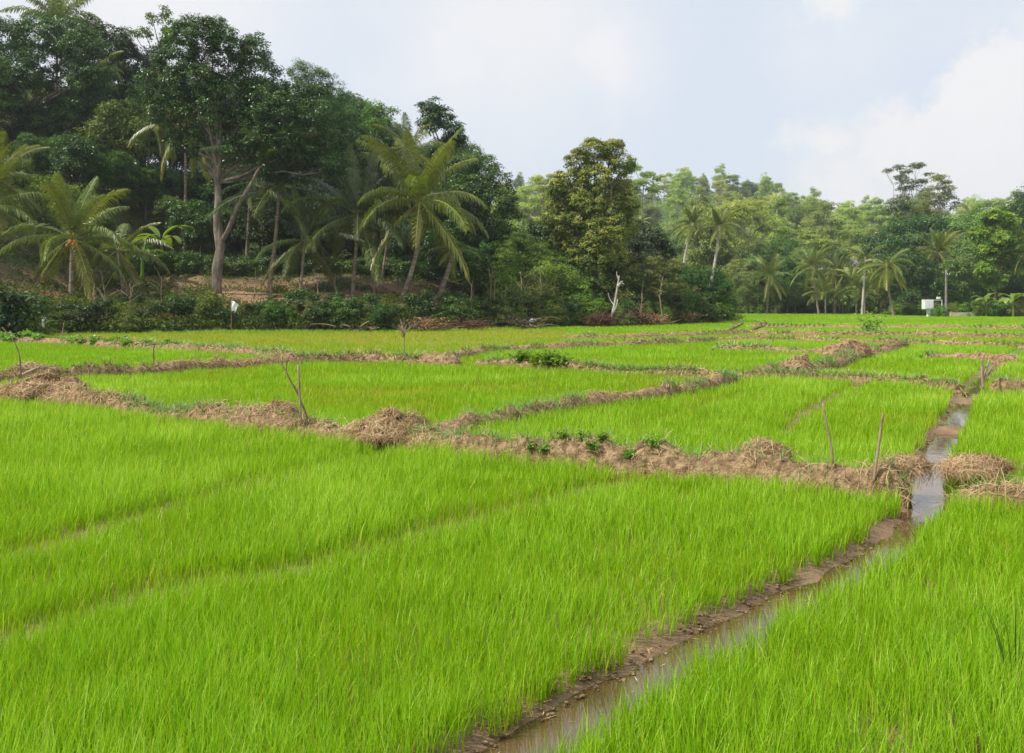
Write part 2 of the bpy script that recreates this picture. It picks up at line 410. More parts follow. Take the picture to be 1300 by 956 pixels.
# name, polygon, height, density, tint, tint var, label
PAD = [
    ('p1', B['near'] + CANPX[:8][::-1] + [(400, 1150), (-900, 1150)], .265, 1.0, .62, .25, 'bright green young rice filling the nearest field, left of the ditch'),
    ('p2', B['nearright'] + [(1700, 700), (1700, 1150), (420, 1150)] + CANPX[:8], .275, 1.0, .62, .25, 'bright green young rice in the near right corner beyond the ditch'),
    ('p3', B['near'][10:] + [(1180, 600)] + CANPX[9:11] + B['secondright'][::-1][:5] + B['branch'][::-1], .25, 1.0, .62, .25, 'green young rice in the second field behind the bare bank, left of the ditch'),
    ('p4', B['nearright'] + [(1560, 484)] + B['secondfar'][::-1] + CANPX[8:11][::-1], .26, 1.0, .62, .25, 'green young rice at the right edge between the two banks'),
    ('p5', B['near'][:11] + B['branch'] + B['secondright'][::-1][4:] + B['secondleft'][::-1], .23, .95, .52, .4, 'green young rice between the straw heaps and the second bank'),
    ('p6', B['secondleft'][:7] + B['thirdleft'][::-1], .22, 1.0, .58, .3, 'green rice strip on the left below the third bank'),
    ('p7', B['thirdleft'] + B['secondleft'][7:] + B['third'][1:4] + [(720, 425), (720, 416), (650, 416), (500, 420), (300, 420), (0, 423), (-200, 421)], .17, .6, .24, .2, 'thin yellow-green rice in the strip at the foot of the wooded bank'),
    ('p8', B['third'][1:6] + B['short'][::1] + B['diagonal'][::-1] + B['secondright'][:6][::-1], .22, .95, .55, .35, 'yellow-green rice in the middle right field'),
    ('p10', B['diagonal'] + [(1300, 436), (1560, 440), (1560, 484)] + B['secondfar'][::-1] + B['secondright'][::-1][:5], .22, 1.0, .6, .25, 'green rice on both sides of the far end of the ditch'),
    ('p9', B['farone'] + [(1460, 438)] + B['third'][::-1][:7], .20, .75, .34, .25, 'pale yellow-green rice strip behind the thin third bank'),
]
def inpoly(x, y, P):
    P = np.asarray(P); ins = np.zeros(x.shape, bool)
    j = len(P) - 1
    for i in range(len(P)):
        xi, yi = P[i]; xj, yj = P[j]
        c = ((yi > y) != (yj > y)) & (x < (xj - xi) * (y - yi) / (yj - yi + 1e-12) + xi)
        ins ^= c; j = i
    return ins
PADW = [poly_px(p[1], .15) for p in PAD]
def paddy_id(x, y):
    idx = np.full(x.shape, -1)
    for k, P in enumerate(PADW):
        m = inpoly(x, y, P) & (idx < 0)
        idx[m] = k
    far = (idx < 0) & (left_d(x, y) < -.2) & (y < np.interp(x / y * F + 650, [930, 1100, 1150, 1300, 1500], [168, 168, 138, 125, 118]))
    idx[far] = len(PAD)
    return idx

# ground sheet ------------------------------------------------------
def build_ground():
    xs = np.unique(np.concatenate([-np.geomspace(22, 260, 90)[::-1], np.arange(-21.9, 13, .085), np.geomspace(13.05, 560, 160)]))
    ys = np.concatenate([np.arange(-30, 2, 1.6), np.arange(2, 24, .085), np.arange(24, 60, .3), np.arange(60, 150, 1.0), np.geomspace(150, 900, 90)])
    X, Yg = np.meshgrid(xs, ys)
    x = X.ravel(); y = Yg.ravel()
    z = terrain(x, y)
    near = y < 60
    z = z + np.where(near, (fbm(x * 1.2, y * 1.2, 11, 5) - .5) * .035, 0)
    d, arc, sg = polydist(x, y, CAN)
    d = d + (fbm(x * 2.2, y * 2.2, 21, 3) - .5) * .16
    wid = np.where(sg > 0, np.interp(y, [5, 8, 12], [.42, .35, .30]), .28)
    t = sstep(wid - .20, wid + .08, d)
    bed = -.105 + (fbm(x * 4, y * 4, 31, 3) - .35) * .10
    bed = bed + np.where((y > 9.5), np.clip(fbm(arc * 1.7, x * .3, 41, 2) - .56, 0, 1) * .45, 0)
    lip = .03 * np.exp(-((d - wid - .10) / .07) ** 2) * (sg < 0)
    z = np.where(d < 1.2, z * t + bed * (1 - t) + lip + (fbm(x * 4.5, y * 4.5, 51, 3) - .5) * .05 * np.exp(-((d - wid) / .2) ** 2), z)
    pid = paddy_id(x, y)
    # base colours
    mud = np.array([.21, .135, .075]); n = len(x)
    col = np.tile(mud, (n, 1)) * (.75 + .5 * fbm(x * .8, y * .8, 61))[:, None]
    tint = np.array([p[4] for p in PAD] + [.42])
    pc_lo = np.array([.26, .235, .055]); pc_hi = np.array([.11, .24, .02])
    tt = np.clip(tint[pid] * 1.7, 0, 1)[:, None]
    padc = pc_lo * (1 - tt) + pc_hi * tt
    padc = padc * (.8 + .4 * fbm(x * .5, y * .5, 71))[:, None]
    wgt = (sstep(14, 40, y) * .85 * (pid >= 0))[:, None]
    col = col * (1 - wgt) + padc * wgt
    dl = left_d(x, y)
    soil = np.array([.30, .175, .10]); litter = np.array([.075, .07, .035]); green = np.array([.06, .09, .025])
    nz = fbm(x / 2.2, y / 2.2, 81)
    ws = (sstep(3, 5, dl) * (1 - sstep(12, 17, dl)) * sstep(.30, .52, nz) * (x < 0))[:, None]
    hillc = litter * (1 - sstep(.4, .6, nz)[:, None]) + green * sstep(.4, .6, nz)[:, None]
    hillc = hillc * (1 - ws) + soil * ws * (.7 + .6 * fbm(x, y, 91))[:, None]
    wh = sstep(-.3, .5, dl)[:, None]
    wh = np.maximum(wh, (y > 20)[:, None] * (pid < 0)[:, None] * 1.0)
    hillc = np.where(((dl < -1) & (y < 200))[:, None], np.array([.15, .25, .03]), hillc)
    col = col * (1 - wh) + hillc * wh
    ny, nx = X.shape
    i = np.arange(ny * nx).reshape(ny, nx)
    Q = np.stack([i[:-1, :-1], i[:-1, 1:], i[1:, 1:], i[1:, :-1]], -1).reshape(-1, 4)
    m, nt, out = nmat('ground_soil')
    a = attr(nt, 'gcol')
    nn = noise(nt, 5, 6, .7)
    mr = nt.nodes.new('ShaderNodeMapRange'); mr.inputs[1].default_value = .3; mr.inputs[2].default_value = .7
    mr.inputs[3].default_value = .65; mr.inputs[4].default_value = 1.35
    nt.links.new(nn.outputs['Fac'], mr.inputs[0])
    hs = nt.nodes.new('ShaderNodeHueSaturation'); nt.links.new(a.outputs['Color'], hs.inputs['Color']); nt.links.new(mr.outputs[0], hs.inputs['Value'])
    p = nt.nodes.new('ShaderNodeBsdfPrincipled'); p.inputs['Roughness'].default_value = .75; p.inputs['Specular IOR Level'].default_value = .3
    nt.links.new(hs.outputs[0], p.inputs['Base Color'])
    n2 = noise(nt, 28, 4, .6); bp = nt.nodes.new('ShaderNodeBump'); bp.inputs['Strength'].default_value = .5; bp.inputs['Distance'].default_value = .03
    nt.links.new(n2.outputs['Fac'], bp.inputs['Height']); nt.links.new(bp.outputs[0], p.inputs['Normal'])
    nt.links.new(p.outputs[0], out.inputs['Surface'])
    ac = Acc(); ac.add(np.stack([x, y, z], 1), Q)
    o = obj('ground', ac.mesh('ground', m, True, col)); tag(o, kind='structure', label='muddy paddy floor rising into wooded hills', cat='ground')
build_ground()

# water in the ditch -------------------------------------------------
def build_water():
    C = smooth_poly(CAN, .12); n = len(C)
    T = unit(np.gradient(C, axis=0)); Nn = np.stack([T[:, 1], -T[:, 0]], 1)
    V = []
    for k in (-.5, -.2, .15, .5):
        V.append(np.concatenate([C + Nn * k, np.full((n, 1), -.042)], 1))
    V = np.concatenate(V)
    i = np.arange(n - 1); Q = []
    for r in range(3):
        Q.append(np.stack([r * n + i, (r + 1) * n + i, (r + 1) * n + i + 1, r * n + i + 1], 1))
    m, nt, out = nmat('muddy_water')
    p = nt.nodes.new('ShaderNodeBsdfPrincipled')
    nn = noise(nt, 3, 3); c = ramp(nt, nn.outputs['Fac'], [(.3, (.075, .043, .018)), (.7, (.135, .083, .038))])
    nt.links.new(c, p.inputs['Base Color'])
    p.inputs['Roughness'].default_value = .015; p.inputs['Specular IOR Level'].default_value = .6; p.inputs['IOR'].default_value = 1.6
    n2 = noise(nt, 9, 2); bp = nt.nodes.new('ShaderNodeBump'); bp.inputs['Strength'].default_value = .03; bp.inputs['Distance'].default_value = .02
    nt.links.new(n2.outputs['Fac'], bp.inputs['Height']); nt.links.new(bp.outputs[0], p.inputs['Normal'])
    nt.links.new(p.outputs[0], out.inputs['Surface'])
    ac = Acc(); ac.add(V, np.concatenate(Q))
    tag(obj('water', ac.mesh('water', m, True)), kind='structure', label='shallow muddy water in the ditch', cat='water')
build_water()

# mud clods and plant bits along the ditch
def build_clods():
    r = np.random.default_rng(91); acc = Acc()
    oc = np.array([(1, 0, 0), (-1, 0, 0), (0, 1, 0), (0, -1, 0), (0, 0, 1), (0, 0, -1), (.6, .6, .5), (-.6, .6, .5), (-.6, -.6, .5), (.6, -.6, .5)], float)
    T8 = [(0, 6, 4), (0, 2, 6), (2, 4, 6), (2, 7, 4), (2, 1, 7), (1, 4, 7), (1, 8, 4), (1, 3, 8), (3, 4, 8), (3, 9, 4), (3, 0, 9), (0, 4, 9), (2, 0, 5), (1, 2, 5), (3, 1, 5), (0, 3, 5)]
    C = smooth_poly(CAN, .02); T = unit(np.gradient(C, axis=0)); Nn = np.stack([T[:, 1], -T[:, 0]], 1)
    m = (C[:, 1] > 3.5) & (C[:, 1] < 18); C = C[m]; Nn = Nn[m]
    n = 1500; ii = r.integers(0, len(C), n); off = np.where(r.random(n) < .8, -(.17 + .17 * r.random(n)), .25 + .12 * r.random(n))
    P = C[ii] + Nn[ii] * off[:, None]
    for k in range(n):
        sc = .004 + .013 * r.random() ** 2.5
        V = oc * (.7 + .6 * r.random((10, 1))) * sc * np.array([1.2, 1.2, .7])
        a = r.random() * 6.28; ca, sa = math.cos(a), math.sin(a)
        V = np.stack([V[:, 0] * ca - V[:, 1] * sa, V[:, 0] * sa + V[:, 1] * ca, V[:, 2]], 1)
        acc.add(V + np.array([P[k, 0], P[k, 1], -.045 + np.interp(abs(off[k]), [.17, .34], [0, .05])]), None, T8, .3 + .4 * r.random())
    tag(obj('mud_clods', acc.mesh('mud_clods', M['bund'], True)), 'small mud clods along the edge of the ditch', 'mud', None, 'stuff')
    n = 420; acc = Acc(); ii = r.integers(0, len(C), n); off = -.30 + .55 * r.random(n)
    P = np.concatenate([C[ii] + Nn[ii] * off[:, None], np.full((n, 1), -.036)], 1)
    P[:, 2] += np.where(off < -.18, .05, 0)
    an = r.random(n) * 6.28; D = np.stack([np.cos(an), np.sin(an), .03 * r.normal(size=n)], 1); N = np.tile([0, 0, 1.], (n, 1))
    leaves(acc, P, D, N, .03 + .08 * r.random(n), .003 + .004 * r.random(n), r.random(n), droop=0)
    tag(obj('plant_litter', acc.mesh('plant_litter', M['straw'])), 'bits of straw floating and lying along the ditch', 'litter', None, 'stuff')
build_clods()

# ------------------------------------------------------------------ rice
def blades(acc, x, y, z, az, ln, lean, bend, w, tint, segs):
    n = len(x)
    dx = np.cos(az); dy = np.sin(az)
    # width axis, turned a little off the lean plane
    tw = az + math.pi / 2 + .9 * (rng.random(n) - .5) * 2
    sx = np.cos(tw); sy = np.sin(tw)
    px, py, pz = x.copy(), y.copy(), z.copy()
    rows = []
    prof = {3: [1, .95, .62], 2: [1, .75], 1: [1]}[segs]
    for k in range(segs + 1):
        if k < segs:
            hw = w * .5 * prof[k]
            rows.append(np.stack([px - sx * hw, py - sy * hw, pz], 1)); rows.append(np.stack([px + sx * hw, py + sy * hw, pz], 1))
            th = lean + bend * ((k + .5) / segs)
            sl = ln / segs
            px = px + dx * np.sin(th) * sl; py = py + dy * np.sin(th) * sl; pz = pz + np.cos(th) * sl
        else:
            rows.append(np.stack([px, py, pz], 1))
    nv = 2 * segs + 1
    V = np.stack(rows, 1).reshape(-1, 3)
    b = np.arange(n)[:, None] * nv
    Q = [b + np.array([[2 * k, 2 * k + 1, 2 * k + 3, 2 * k + 2]]) for k in range(segs - 1)]
    T = b + np.array([[2 * segs - 2, 2 * segs - 1, 2 * segs]])
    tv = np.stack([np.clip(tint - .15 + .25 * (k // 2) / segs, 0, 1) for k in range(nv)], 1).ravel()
    acc.add(V, np.concatenate(Q) if Q else None, T, tv)

def build_rice():
    N = 900000
    Yt = np.linspace(3.0, 172, 4000)
    nd = 4700 * (5 / np.maximum(Yt, 5)) ** 1.5
    pdf = nd * (1.22 * Yt + 2.2)
    cdf = np.cumsum(pdf) * (Yt[1] - Yt[0]); tot = cdf[-1]
    N = int(tot)
    y = np.interp(rng.random(N) * tot, cdf, Yt)
    x = (rng.random(N) - .5) * (1.22 * y + 2.2)
    # plants of three blades
    pl = 3
    n0 = N // pl
    x = np.repeat(x[:n0], pl) + rng.normal(size=n0 * pl) * .010 * np.repeat(np.clip(y[:n0] / 6, 1, 6), pl)
    y = np.repeat(y[:n0], pl) + rng.normal(size=n0 * pl) * .010
    pid = paddy_id(x, y)
    keep = pid >= 0
    d, arc, sg = polydist(x, y, CAN)
    dj = d + (fbm(x * 3.5, y * 3.5, 22, 3) - .5) * .22
    keep &= dj > np.where(sg > 0, np.interp(y, [4.5, 7.5, 12], [.20, .17, .22]), np.interp(y, [7, 12], [.28, .29]))
    for b in BUNDS:
        bd, _, _ = polydist(x, y, b['pts'])
        keep &= bd > b['w'] * (.80 + .5 * vnoise(x * 3, y * 3, 5))
    hf = np.ones(len(x)); dn = np.ones(len(x)); yel = np.zeros(len(x))
    for P, (w, s) in zip(FURP, FURD):
        fd, _, _ = polydist(x, y, P)
        fd = fd + (fbm(x * 2.5, y * 2.5, 23, 2) - .5) * w * 1.2
        g = np.exp(-(fd / w) ** 2) * s
        hf *= 1 - .62 * g; dn *= 1 - .94 * g; yel += .25 * g
    H = np.array([p[2] for p in PAD] + [.24]); DN = np.array([p[3] for p in PAD] + [.9]); TT = np.array([p[4] for p in PAD] + [.6]); TV = np.array([p[5] for p in PAD] + [.25])
    big = fbm(x / 1.6, y / 1.6, 25, 3); fine = fbm(x * 2.2, y * 2.2, 26, 2)
    dn *= DN[pid] * np.clip(.15 + 1.6 * fbm(x * 1.1, y * 1.1, 27, 4), .25, 1)
    keep &= rng.random(len(x)) < dn
    x, y, pid, hf, big, fine, yel = [a[keep] for a in (x, y, pid, hf, big, fine, yel)]
    n = len(x)
    ln = H[pid] * hf * (.50 + .62 * big + .38 * fine) * (.68 + .5 * rng.random(n))
    long = rng.random(n) < .025
    ln = np.where(long, ln * 1.14, ln)
    tint = TT[pid] + TV[pid] * (big - .5) * 1.9 + .50 * (rng.random(n) - .5) - yel
    band = fbm(x / 9, y / 3.5, 28, 3) - .5
    tint = np.clip(tint + band * np.where(y > 14, .5, .2), .02, .97)
    dry = rng.random(n) < .03
    tint = np.where(dry, .12, tint)
    tint = np.where(rng.random(n) < .06, 1.05, tint)
    az = rng.random(n) * 2 * math.pi + .5 * np.sin(x * .7 + y)
    lean = .05 + .22 * rng.random(n) ** 1.5; bend = .1 + .75 * rng.random(n) ** 2 + np.where(long, .4, 0)
    w = .0049 * (np.maximum(y, 5) / 5) ** .82 * (.7 + .6 * rng.random(n))
    z = np.full(n, -.02)
    for k in range(len(PAD) + 1):
        acc = Acc()
        for lo, hi, sg_ in ((0, 10, 3), (10, 32, 2), (32, 999, 1)):
            m = (pid == k) & (y >= lo) & (y < hi)
            if m.any():
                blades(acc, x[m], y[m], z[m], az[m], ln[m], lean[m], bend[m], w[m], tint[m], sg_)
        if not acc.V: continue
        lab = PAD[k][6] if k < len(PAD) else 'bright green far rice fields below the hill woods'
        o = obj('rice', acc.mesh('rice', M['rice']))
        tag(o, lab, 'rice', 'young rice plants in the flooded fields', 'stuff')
build_rice()

# ------------------------------------------------------------------ bunds, straw, weeds
def straw_strips(acc, P, D, N, L, w, tint, r, sag=.0):
    n = len(P)
    D = unit(D); S = unit(np.cross(D, N))
    L = L[:, None]; w = np.broadcast_to(np.asarray(w), (n,))[:, None]
    c1 = P + D * L * .5 + N * L * .12; c2 = P + D * L + N * L * (r.random((n, 1)) * .2 - .06) - np.array([0, 0, 1.]) * L * sag
    V = np.stack([P - S * w * .5, P + S * w * .5, c1 - S * w * .5, c1 + S * w * .5, c2 - S * w * .35, c2 + S * w * .35], 1).reshape(-1, 3)
    b = np.arange(n)[:, None] * 6
    Q = np.concatenate([b + np.array([[0, 1, 3, 2]]), b + np.array([[2, 3, 5, 4]])])
    acc.add(V, Q, None, np.repeat(tint, 6))

def heap_bump(b, x, y):
    return 0
HEAPS_ON_NEAR = []
def build_bund(b, seed):
    r = np.random.default_rng(seed)
    pts = b['pts']; ymean = pts[:, 1].mean()
    step = np.clip(ymean * .006, .06, .35)
    C = smooth_poly(pts, step); n = len(C)
    T = unit(np.gradient(C, axis=0)); Nn = np.stack([T[:, 1], -T[:, 0]], 1)
    s = np.r_[0, np.cumsum(np.hypot(*np.diff(C, axis=0).T))]
    hh = b['h'] * (.72 + .56 * fbm(s * .9, s * 0 + seed, seed, 4))
    ww = b['w'] * (.80 + .5 * fbm(s * .8, s * 0 + seed + 9, seed + 3, 4))
    off = (fbm(s * .5, s * 0, seed + 5, 3) - .5) * .25
    ends = np.minimum(s, s[-1] - s); e = .12 + .88 * np.sqrt(sstep(-.02, .32, ends))
    hh *= e; ww *= e
    if b['k'] == 'near':      # thick straw at the left end, bare low saddle by the two stakes
        pxs = C[:, 0] / C[:, 1] * F + 650
        hh *= np.interp(pxs, [-100, 100, 195, 230, 270, 350, 430, 500, 545, 640, 800, 960, 1020, 1060, 1100, 1150], [1.2, 1.1, .75, .7, .95, 1.1, .85, 1.15, 1.1, .95, 1.0, 1.1, .9, .85, .9, 1.05])
    gz = terrain(C[:, 0], C[:, 1])
    k = 11
    us = np.linspace(-1, 1, k)
    def surf(ii, u, lump=True):
        c = C[ii]; nn = Nn[ii]
        prof = (1 - np.abs(u) ** 2.4) ** .7
        z = gz[ii] - .05 + (hh[ii] + .05) * prof
        wx = ww[ii] * (np.sign(u) * np.abs(u) ** .85) + off[ii]
        x = c[:, 0] + nn[:, 0] * wx; y = c[:, 1] + nn[:, 1] * wx
        if lump:
            q = (fbm(x * 4.5, y * 4.5 + z * 3, seed + 7, 3) - .5)
            q2 = np.abs(fbm(x * 9, y * 9 + z * 8, seed + 8, 3) - .5)
            z = z + (q * .34 - q2 * .22) * b['h'] * prof / .45
        return np.stack([x, y, z], 1)
    V = np.concatenate([surf(np.arange(n), np.full(n, u)) for u in us])
    i = np.arange(n - 1)
    Q = np.concatenate([np.stack([j * n + i, j * n + i + 1, (j + 1) * n + i + 1, (j + 1) * n + i], 1) for j in range(k - 1)])
    mid = C[n // 2]
    root = thing('mud_bank', b['label'], 'mud bank', (mid[0], mid[1], 0), 'banks between the rice fields')
    o0 = np.array([mid[0], mid[1], 0])
    ac = Acc(); ac.add(V - o0, Q)
    obj('earth', ac.mesh('mud_bank_earth', M['bund'], True), root)
    # straw
    dens = b['straw'] * 850 * (8 / max(ymean, 8)) ** 1.05
    ns = int(dens * s[-1])
    ii = r.integers(0, n, ns); u = np.clip(r.normal(size=ns) * .5, -.97, .97)
    gate = sstep(.40, .52, fbm(s * .55, s * 0 + 3, seed + 13, 3))
    if b['k'] == 'near':
        gate = np.clip(np.interp(pxs, [0, 165, 190, 240, 265, 430, 520, 560, 600, 700, 830, 900, 960, 1010, 1060, 1100, 1160], [1, 1, .1, .15, 1, .8, 1, .6, .15, .10, .12, .25, .45, .2, .2, .7, 1]), 0, 1)
    keep = r.random(ns) < (.06 + .94 * gate[ii])
    ii = ii[keep]; u = u[keep]; ns = len(ii)
    P = surf(ii, u) + np.array([0, 0, .006])
    Pe = surf(ii, np.clip(u + .06, -1, 1)); Ty = np.concatenate([T[ii], np.zeros((ns, 1))], 1)
    across = unit(Pe - P + 1e-6)
    Nrm = unit(np.cross(Ty, across)); Nrm *= np.sign(Nrm[:, 2:3] + 1e-9)
    an = r.random(ns) * 2 * math.pi
    D = Ty * np.cos(an)[:, None] * .9 + across * (np.sin(an) + .0)[:, None] + Nrm * r.normal(size=(ns, 1)) * .25
    Yd = P[:, 1]
    w = np.maximum(.004, Yd * .0006) * (.5 + .8 * r.random(ns))
    L = (.05 + .15 * r.random(ns)) * np.clip(Yd / 14, 1, 2.2)
    ac = Acc()
    tn = np.clip(.45 + .5 * (fbm(P[:, 0] * 1.5, P[:, 1] * 1.5, seed + 4, 3) - .5) + .5 * (r.random(ns) - .5), 0, 1)
    straw_strips(ac, P - o0, D, Nrm, L, w, tn, r, sag=.12)
    tag(obj('straw', ac.mesh('mud_bank_straw', M['straw']), root), kind='stuff')
    # grass growing on the bank
    ng = int(b['green'] * 800 * (8 / max(ymean, 8)) ** 1.05 * s[-1])
    ii = r.integers(0, n, ng); u = np.clip(r.normal(size=ng) * .6, -.98, .98)
    gg = sstep(.42, .6, fbm(s * .7, s * 0 + 7, seed + 23, 3))
    if b['k'] == 'near':
        gg = np.interp(pxs, [0, 150, 180, 255, 270, 440, 520, 560, 620, 700, 760, 830, 900, 960, 1000, 1090, 1140, 1160], [.1, .2, 1.6, 1.4, .3, .25, .5, .9, .8, .55, .5, .4, .45, .6, .35, .3, .9, .5])
    keep = r.random(ng) < gg[ii]
    ii = ii[keep]; u = u[keep]; ng = len(ii)
    if ng:
        P = surf(ii, u)
        ac = Acc()
        Yd = P[:, 1]
        blades(ac, P[:, 0] - o0[0], P[:, 1] - o0[1], P[:, 2] - .01, r.random(ng) * 6.28, (.07 + .16 * r.random(ng)) * np.clip(Yd / 20, 1, 1.5), .15 + .5 * r.random(ng), .4 + .8 * r.random(ng),
               np.maximum(.005, Yd * .0008) * (.7 + .6 * r.random(ng)), np.clip(.35 + .5 * r.random(ng), 0, 1), 2)
        tag(obj('grass', ac.mesh('mud_bank_grass', M['grassweed']), root), kind='stuff')
    return surf, C
SURF = {}
for k, b in enumerate(BUNDS):
    SURF[b['k']] = build_bund(b, 100 + k * 7)

def straw_heap(label, px, py, z, w, d, h, seed, n=1500):
    n = int(n * 1.8)
    r = np.random.default_rng(seed)
    x, y = G(px, py, z)
    root = thing('straw_heap', label, 'straw heap', (x, y, .22 if h > .2 else .3), 'heaps of cut straw on the banks')
    # lumpy core
    nu, nv = 28, 10
    V = []
    for j in range(nv + 1):
        ph = j / nv * math.pi / 2
        for i in range(nu):
            th = i / nu * 2 * math.pi
            V.append((w * math.cos(th) * math.cos(ph) ** .8, d * math.sin(th) * math.cos(ph) ** .8, h * math.sin(ph)))
    V = np.array(V)
    th = np.arctan2(V[:, 1], V[:, 0]); rim = fbm(np.cos(th) * 1.6 + 9, np.sin(th) * 1.6 + 5, seed + 2, 3)
    V[:, :2] *= (.35 + 1.25 * rim)[:, None]
    V[:, 2] *= .35 + 1.15 * fbm(V[:, 0] * 3.2 / w + 3, V[:, 1] * 3.2 / w, seed, 3)
    V *= (.85 + .3 * fbm(V[:, 0] * 9, V[:, 1] * 9 + V[:, 2] * 9, seed + 1, 2))[:, None]
    Q = [(j * nu + i, j * nu + (i + 1) % nu, (j + 1) * nu + (i + 1) % nu, (j + 1) * nu + i) for j in range(nv) for i in range(nu)]
    ac = Acc(); ac.add(V, Q)
    obj('core', ac.mesh('straw_heap_core', M['bund'], True), root)
    idx = r.integers(0, len(V), n)
    P = V[idx] * (1.0 + .05 * r.random((n, 1))) + r.normal(size=(n, 3)) * .02
    fl = r.random(n) < .22
    P[fl, :2] *= (1 + .55 * r.random((fl.sum(), 1))); P[fl, 2] *= .3
    P[:, 2] = np.maximum(P[:, 2], -.05)
    Nn = unit(P / np.array([w, d, h]) + np.array([0, 0, .2]))
    D = r.normal(size=(n, 3)); D[:, 2] -= .1; D = D - Nn * (D * Nn).sum(1, keepdims=True) * .85
    ac = Acc()
    straw_strips(ac, P, D, Nn, (.05 + .13 * r.random(n)), np.maximum(.003, y * .00042) * (.6 + .8 * r.random(n)), np.clip(.5 + .75 * (r.random(n) - .5), 0, 1), r, sag=.10)
    tag(obj('straw', ac.mesh('straw_heap_straw', M['straw']), root), kind='stuff')
straw_heap('big tangled straw heap where two mud banks meet left of centre', 497, 548, .25, .46, .32, .25, 5, 4500)
straw_heap('small round straw heap just left of the forked sticks', 353, 530, .25, .27, .24, .22, 6, 2200)
straw_heap('straw tuft spilling over the bank end left of the ditch', 1150, 606, .2, .22, .16, .08, 7, 1600)
straw_heap('flat straw heap on the bank end right of the ditch', 1240, 606, .2, .36, .20, .07, 8, 2600)
straw_heap('round straw hummock on the bare bank right of centre', 966, 586, .25, .28, .22, .14, 9, 1000)
straw_heap('low straw heap along the near bank at the left edge', 60, 500, .25, .7, .34, .34, 10, 1800)
straw_heap('straw hummock on the second bank near the left end', 40, 474, .25, .6, .35, .3, 12, 700)
straw_heap('small straw heap on the diagonal bank right of centre', 1080, 449, .25, .9, .5, .42, 13, 500)
straw_heap('straw heap on the second bank beside the field corner', 1015, 471, .25, .5, .4, .36, 14, 600)

def weed(name, label, x, y, z, sz, seed, mat='weed', n=26, group='leafy weeds on the bare bank', L=.055):
    r = np.random.default_rng(seed)
    root = thing(name, label, 'weed', (x, y, z), group)
    ac = Acc(); st = Acc()
    for k in range(n):
        a = r.random() * 6.28; el = .3 + .9 * r.random(); l = sz * (.4 + .7 * r.random())
        tip = np.array([math.cos(a) * math.cos(el), math.sin(a) * math.cos(el), math.sin(el)]) * l
        P = curve((0, 0, -.03), tip, (0, 0, .15 * l), 4)
        tube(st, P, [.004, .003, .003, .002], 4)
        m = 7
        q = P[r.integers(1, 4, m)] + r.normal(size=(m, 3)) * sz * .10
        D = r.normal(size=(m, 3)) + tip / l * .5; N = unit(r.normal(size=(m, 3)) * .5 + np.array([0, 0, 1.]))
        D = D - N * (D * N).sum(1, keepdims=True)
        leaves(ac, q, D, N, L * (.7 + .7 * r.random(m)), L * .75 * (.7 + .6 * r.random(m)), np.clip(.55 + .7 * (r.random(m) - .5), 0, 1))
    obj('stem', st.mesh('weed_stem', M['weed']), root)
    obj('foliage', ac.mesh('weed_foliage', M[mat]), root)
    return root
for k, (px, py) in enumerate([(684, 553), (716, 560), (757, 562), (768, 556), (798, 567), (828, 571), (700, 556), (735, 559)]):
    surf, C = SURF['near']
    pxs = C[:, 0] / C[:, 1] * F + 650
    i = int(np.argmin(abs(pxs - px)))
    p = surf(np.array([i]), np.array([.55 - .35 * (k % 2)]))[0]
    weed('leafy_weed', 'small broad-leaved green weed growing on the bare mud bank in the middle', p[0], p[1], p[2], .085 + .03 * (k % 3), 300 + k, L=.035)
for k, px in enumerate([664, 690, 712, 700]):
    surf, C = SURF['secondright']
    pxs = C[:, 0] / C[:, 1] * F + 650
    i = int(np.argmin(abs(pxs - px)))
    p = surf(np.array([i]), np.array([-.3 + .2 * k]))[0]
    weed('bank_creeper', 'thick green creeper clump sprawling over the second mud bank', p[0], p[1], p[2] - .05, .42, 320 + k, mat='lime', n=60, group='creeper clumps on the second bank', L=.10)
for k in range(14):
    surf, C = SURF['thirdleft']
    pxs = C[:, 0] / C[:, 1] * F + 650
    px = [5, 20, 35, 52, 70, 85, 100, 112, 125, 140, 150, 165, 180, 210, 230, 255, 275, 300, 320, 345, 15, 60][k]
    i = int(np.argmin(abs(pxs - px)))
    p = surf(np.array([i]), np.array([rng.random() * 1.4 - .7]))[0]
    weed('creeping_weed', 'low yellow-green creeper clump on the third bank at the far left', p[0], p[1], p[2] - .06, (.22 + .18 * rng.random()), 350 + k, 'weed', 22, 'creeper clumps along the third bank', .17)

# ------------------------------------------------------------------ sticks and stakes
def stick(name, label, cat, segs, group=None, mat='stick'):
    """segs: list of (world pts, r0, r1); first point of the first is the foot"""
    o0 = np.array(segs[0][0][0], float)
    root_acc = Acc()
    for k, (pts, r0, r1) in enumerate(segs):
        P = np.asarray(pts, float) - o0
        if len(P) == 2: P = curve(P[0], P[1], (0, 0, 0), 9, wig=.03, seed=k + len(name))
        else:
            d = np.r_[0, np.cumsum(np.linalg.norm(np.diff(P, axis=0), axis=1))]
            s = np.linspace(0, d[-1], 3 * len(P)); P = np.stack([np.interp(s, d, P[:, q]) for q in range(3)], 1)
            P[1:-1] = (P[:-2] + 2 * P[1:-1] + P[2:]) / 4
        tube(root_acc, P, np.linspace(r0, r1, len(P)), 8, wob=.34, seed=k)
    o = obj(name, root_acc.mesh(name, M[mat], True)); o.location = o0
    return tag(o, label, cat, group)
def W(px, py, Y, dy=0):
    return (XY(px, Y + dy), Y + dy, ZY(py, Y + dy))
def base_Y(px, py, z=.35):
    return G(px, py, z)[1]
Y = base_Y(1056, 583, .30)
stick('bamboo_stake', 'longer bare stake leaning left on the low bank right of centre', 'stake', [([W(1058, 590, Y), W(1057, 578, Y), W(1044.5, 512, Y, .05)], .013, .011)], 'pair of stakes by the ditch')
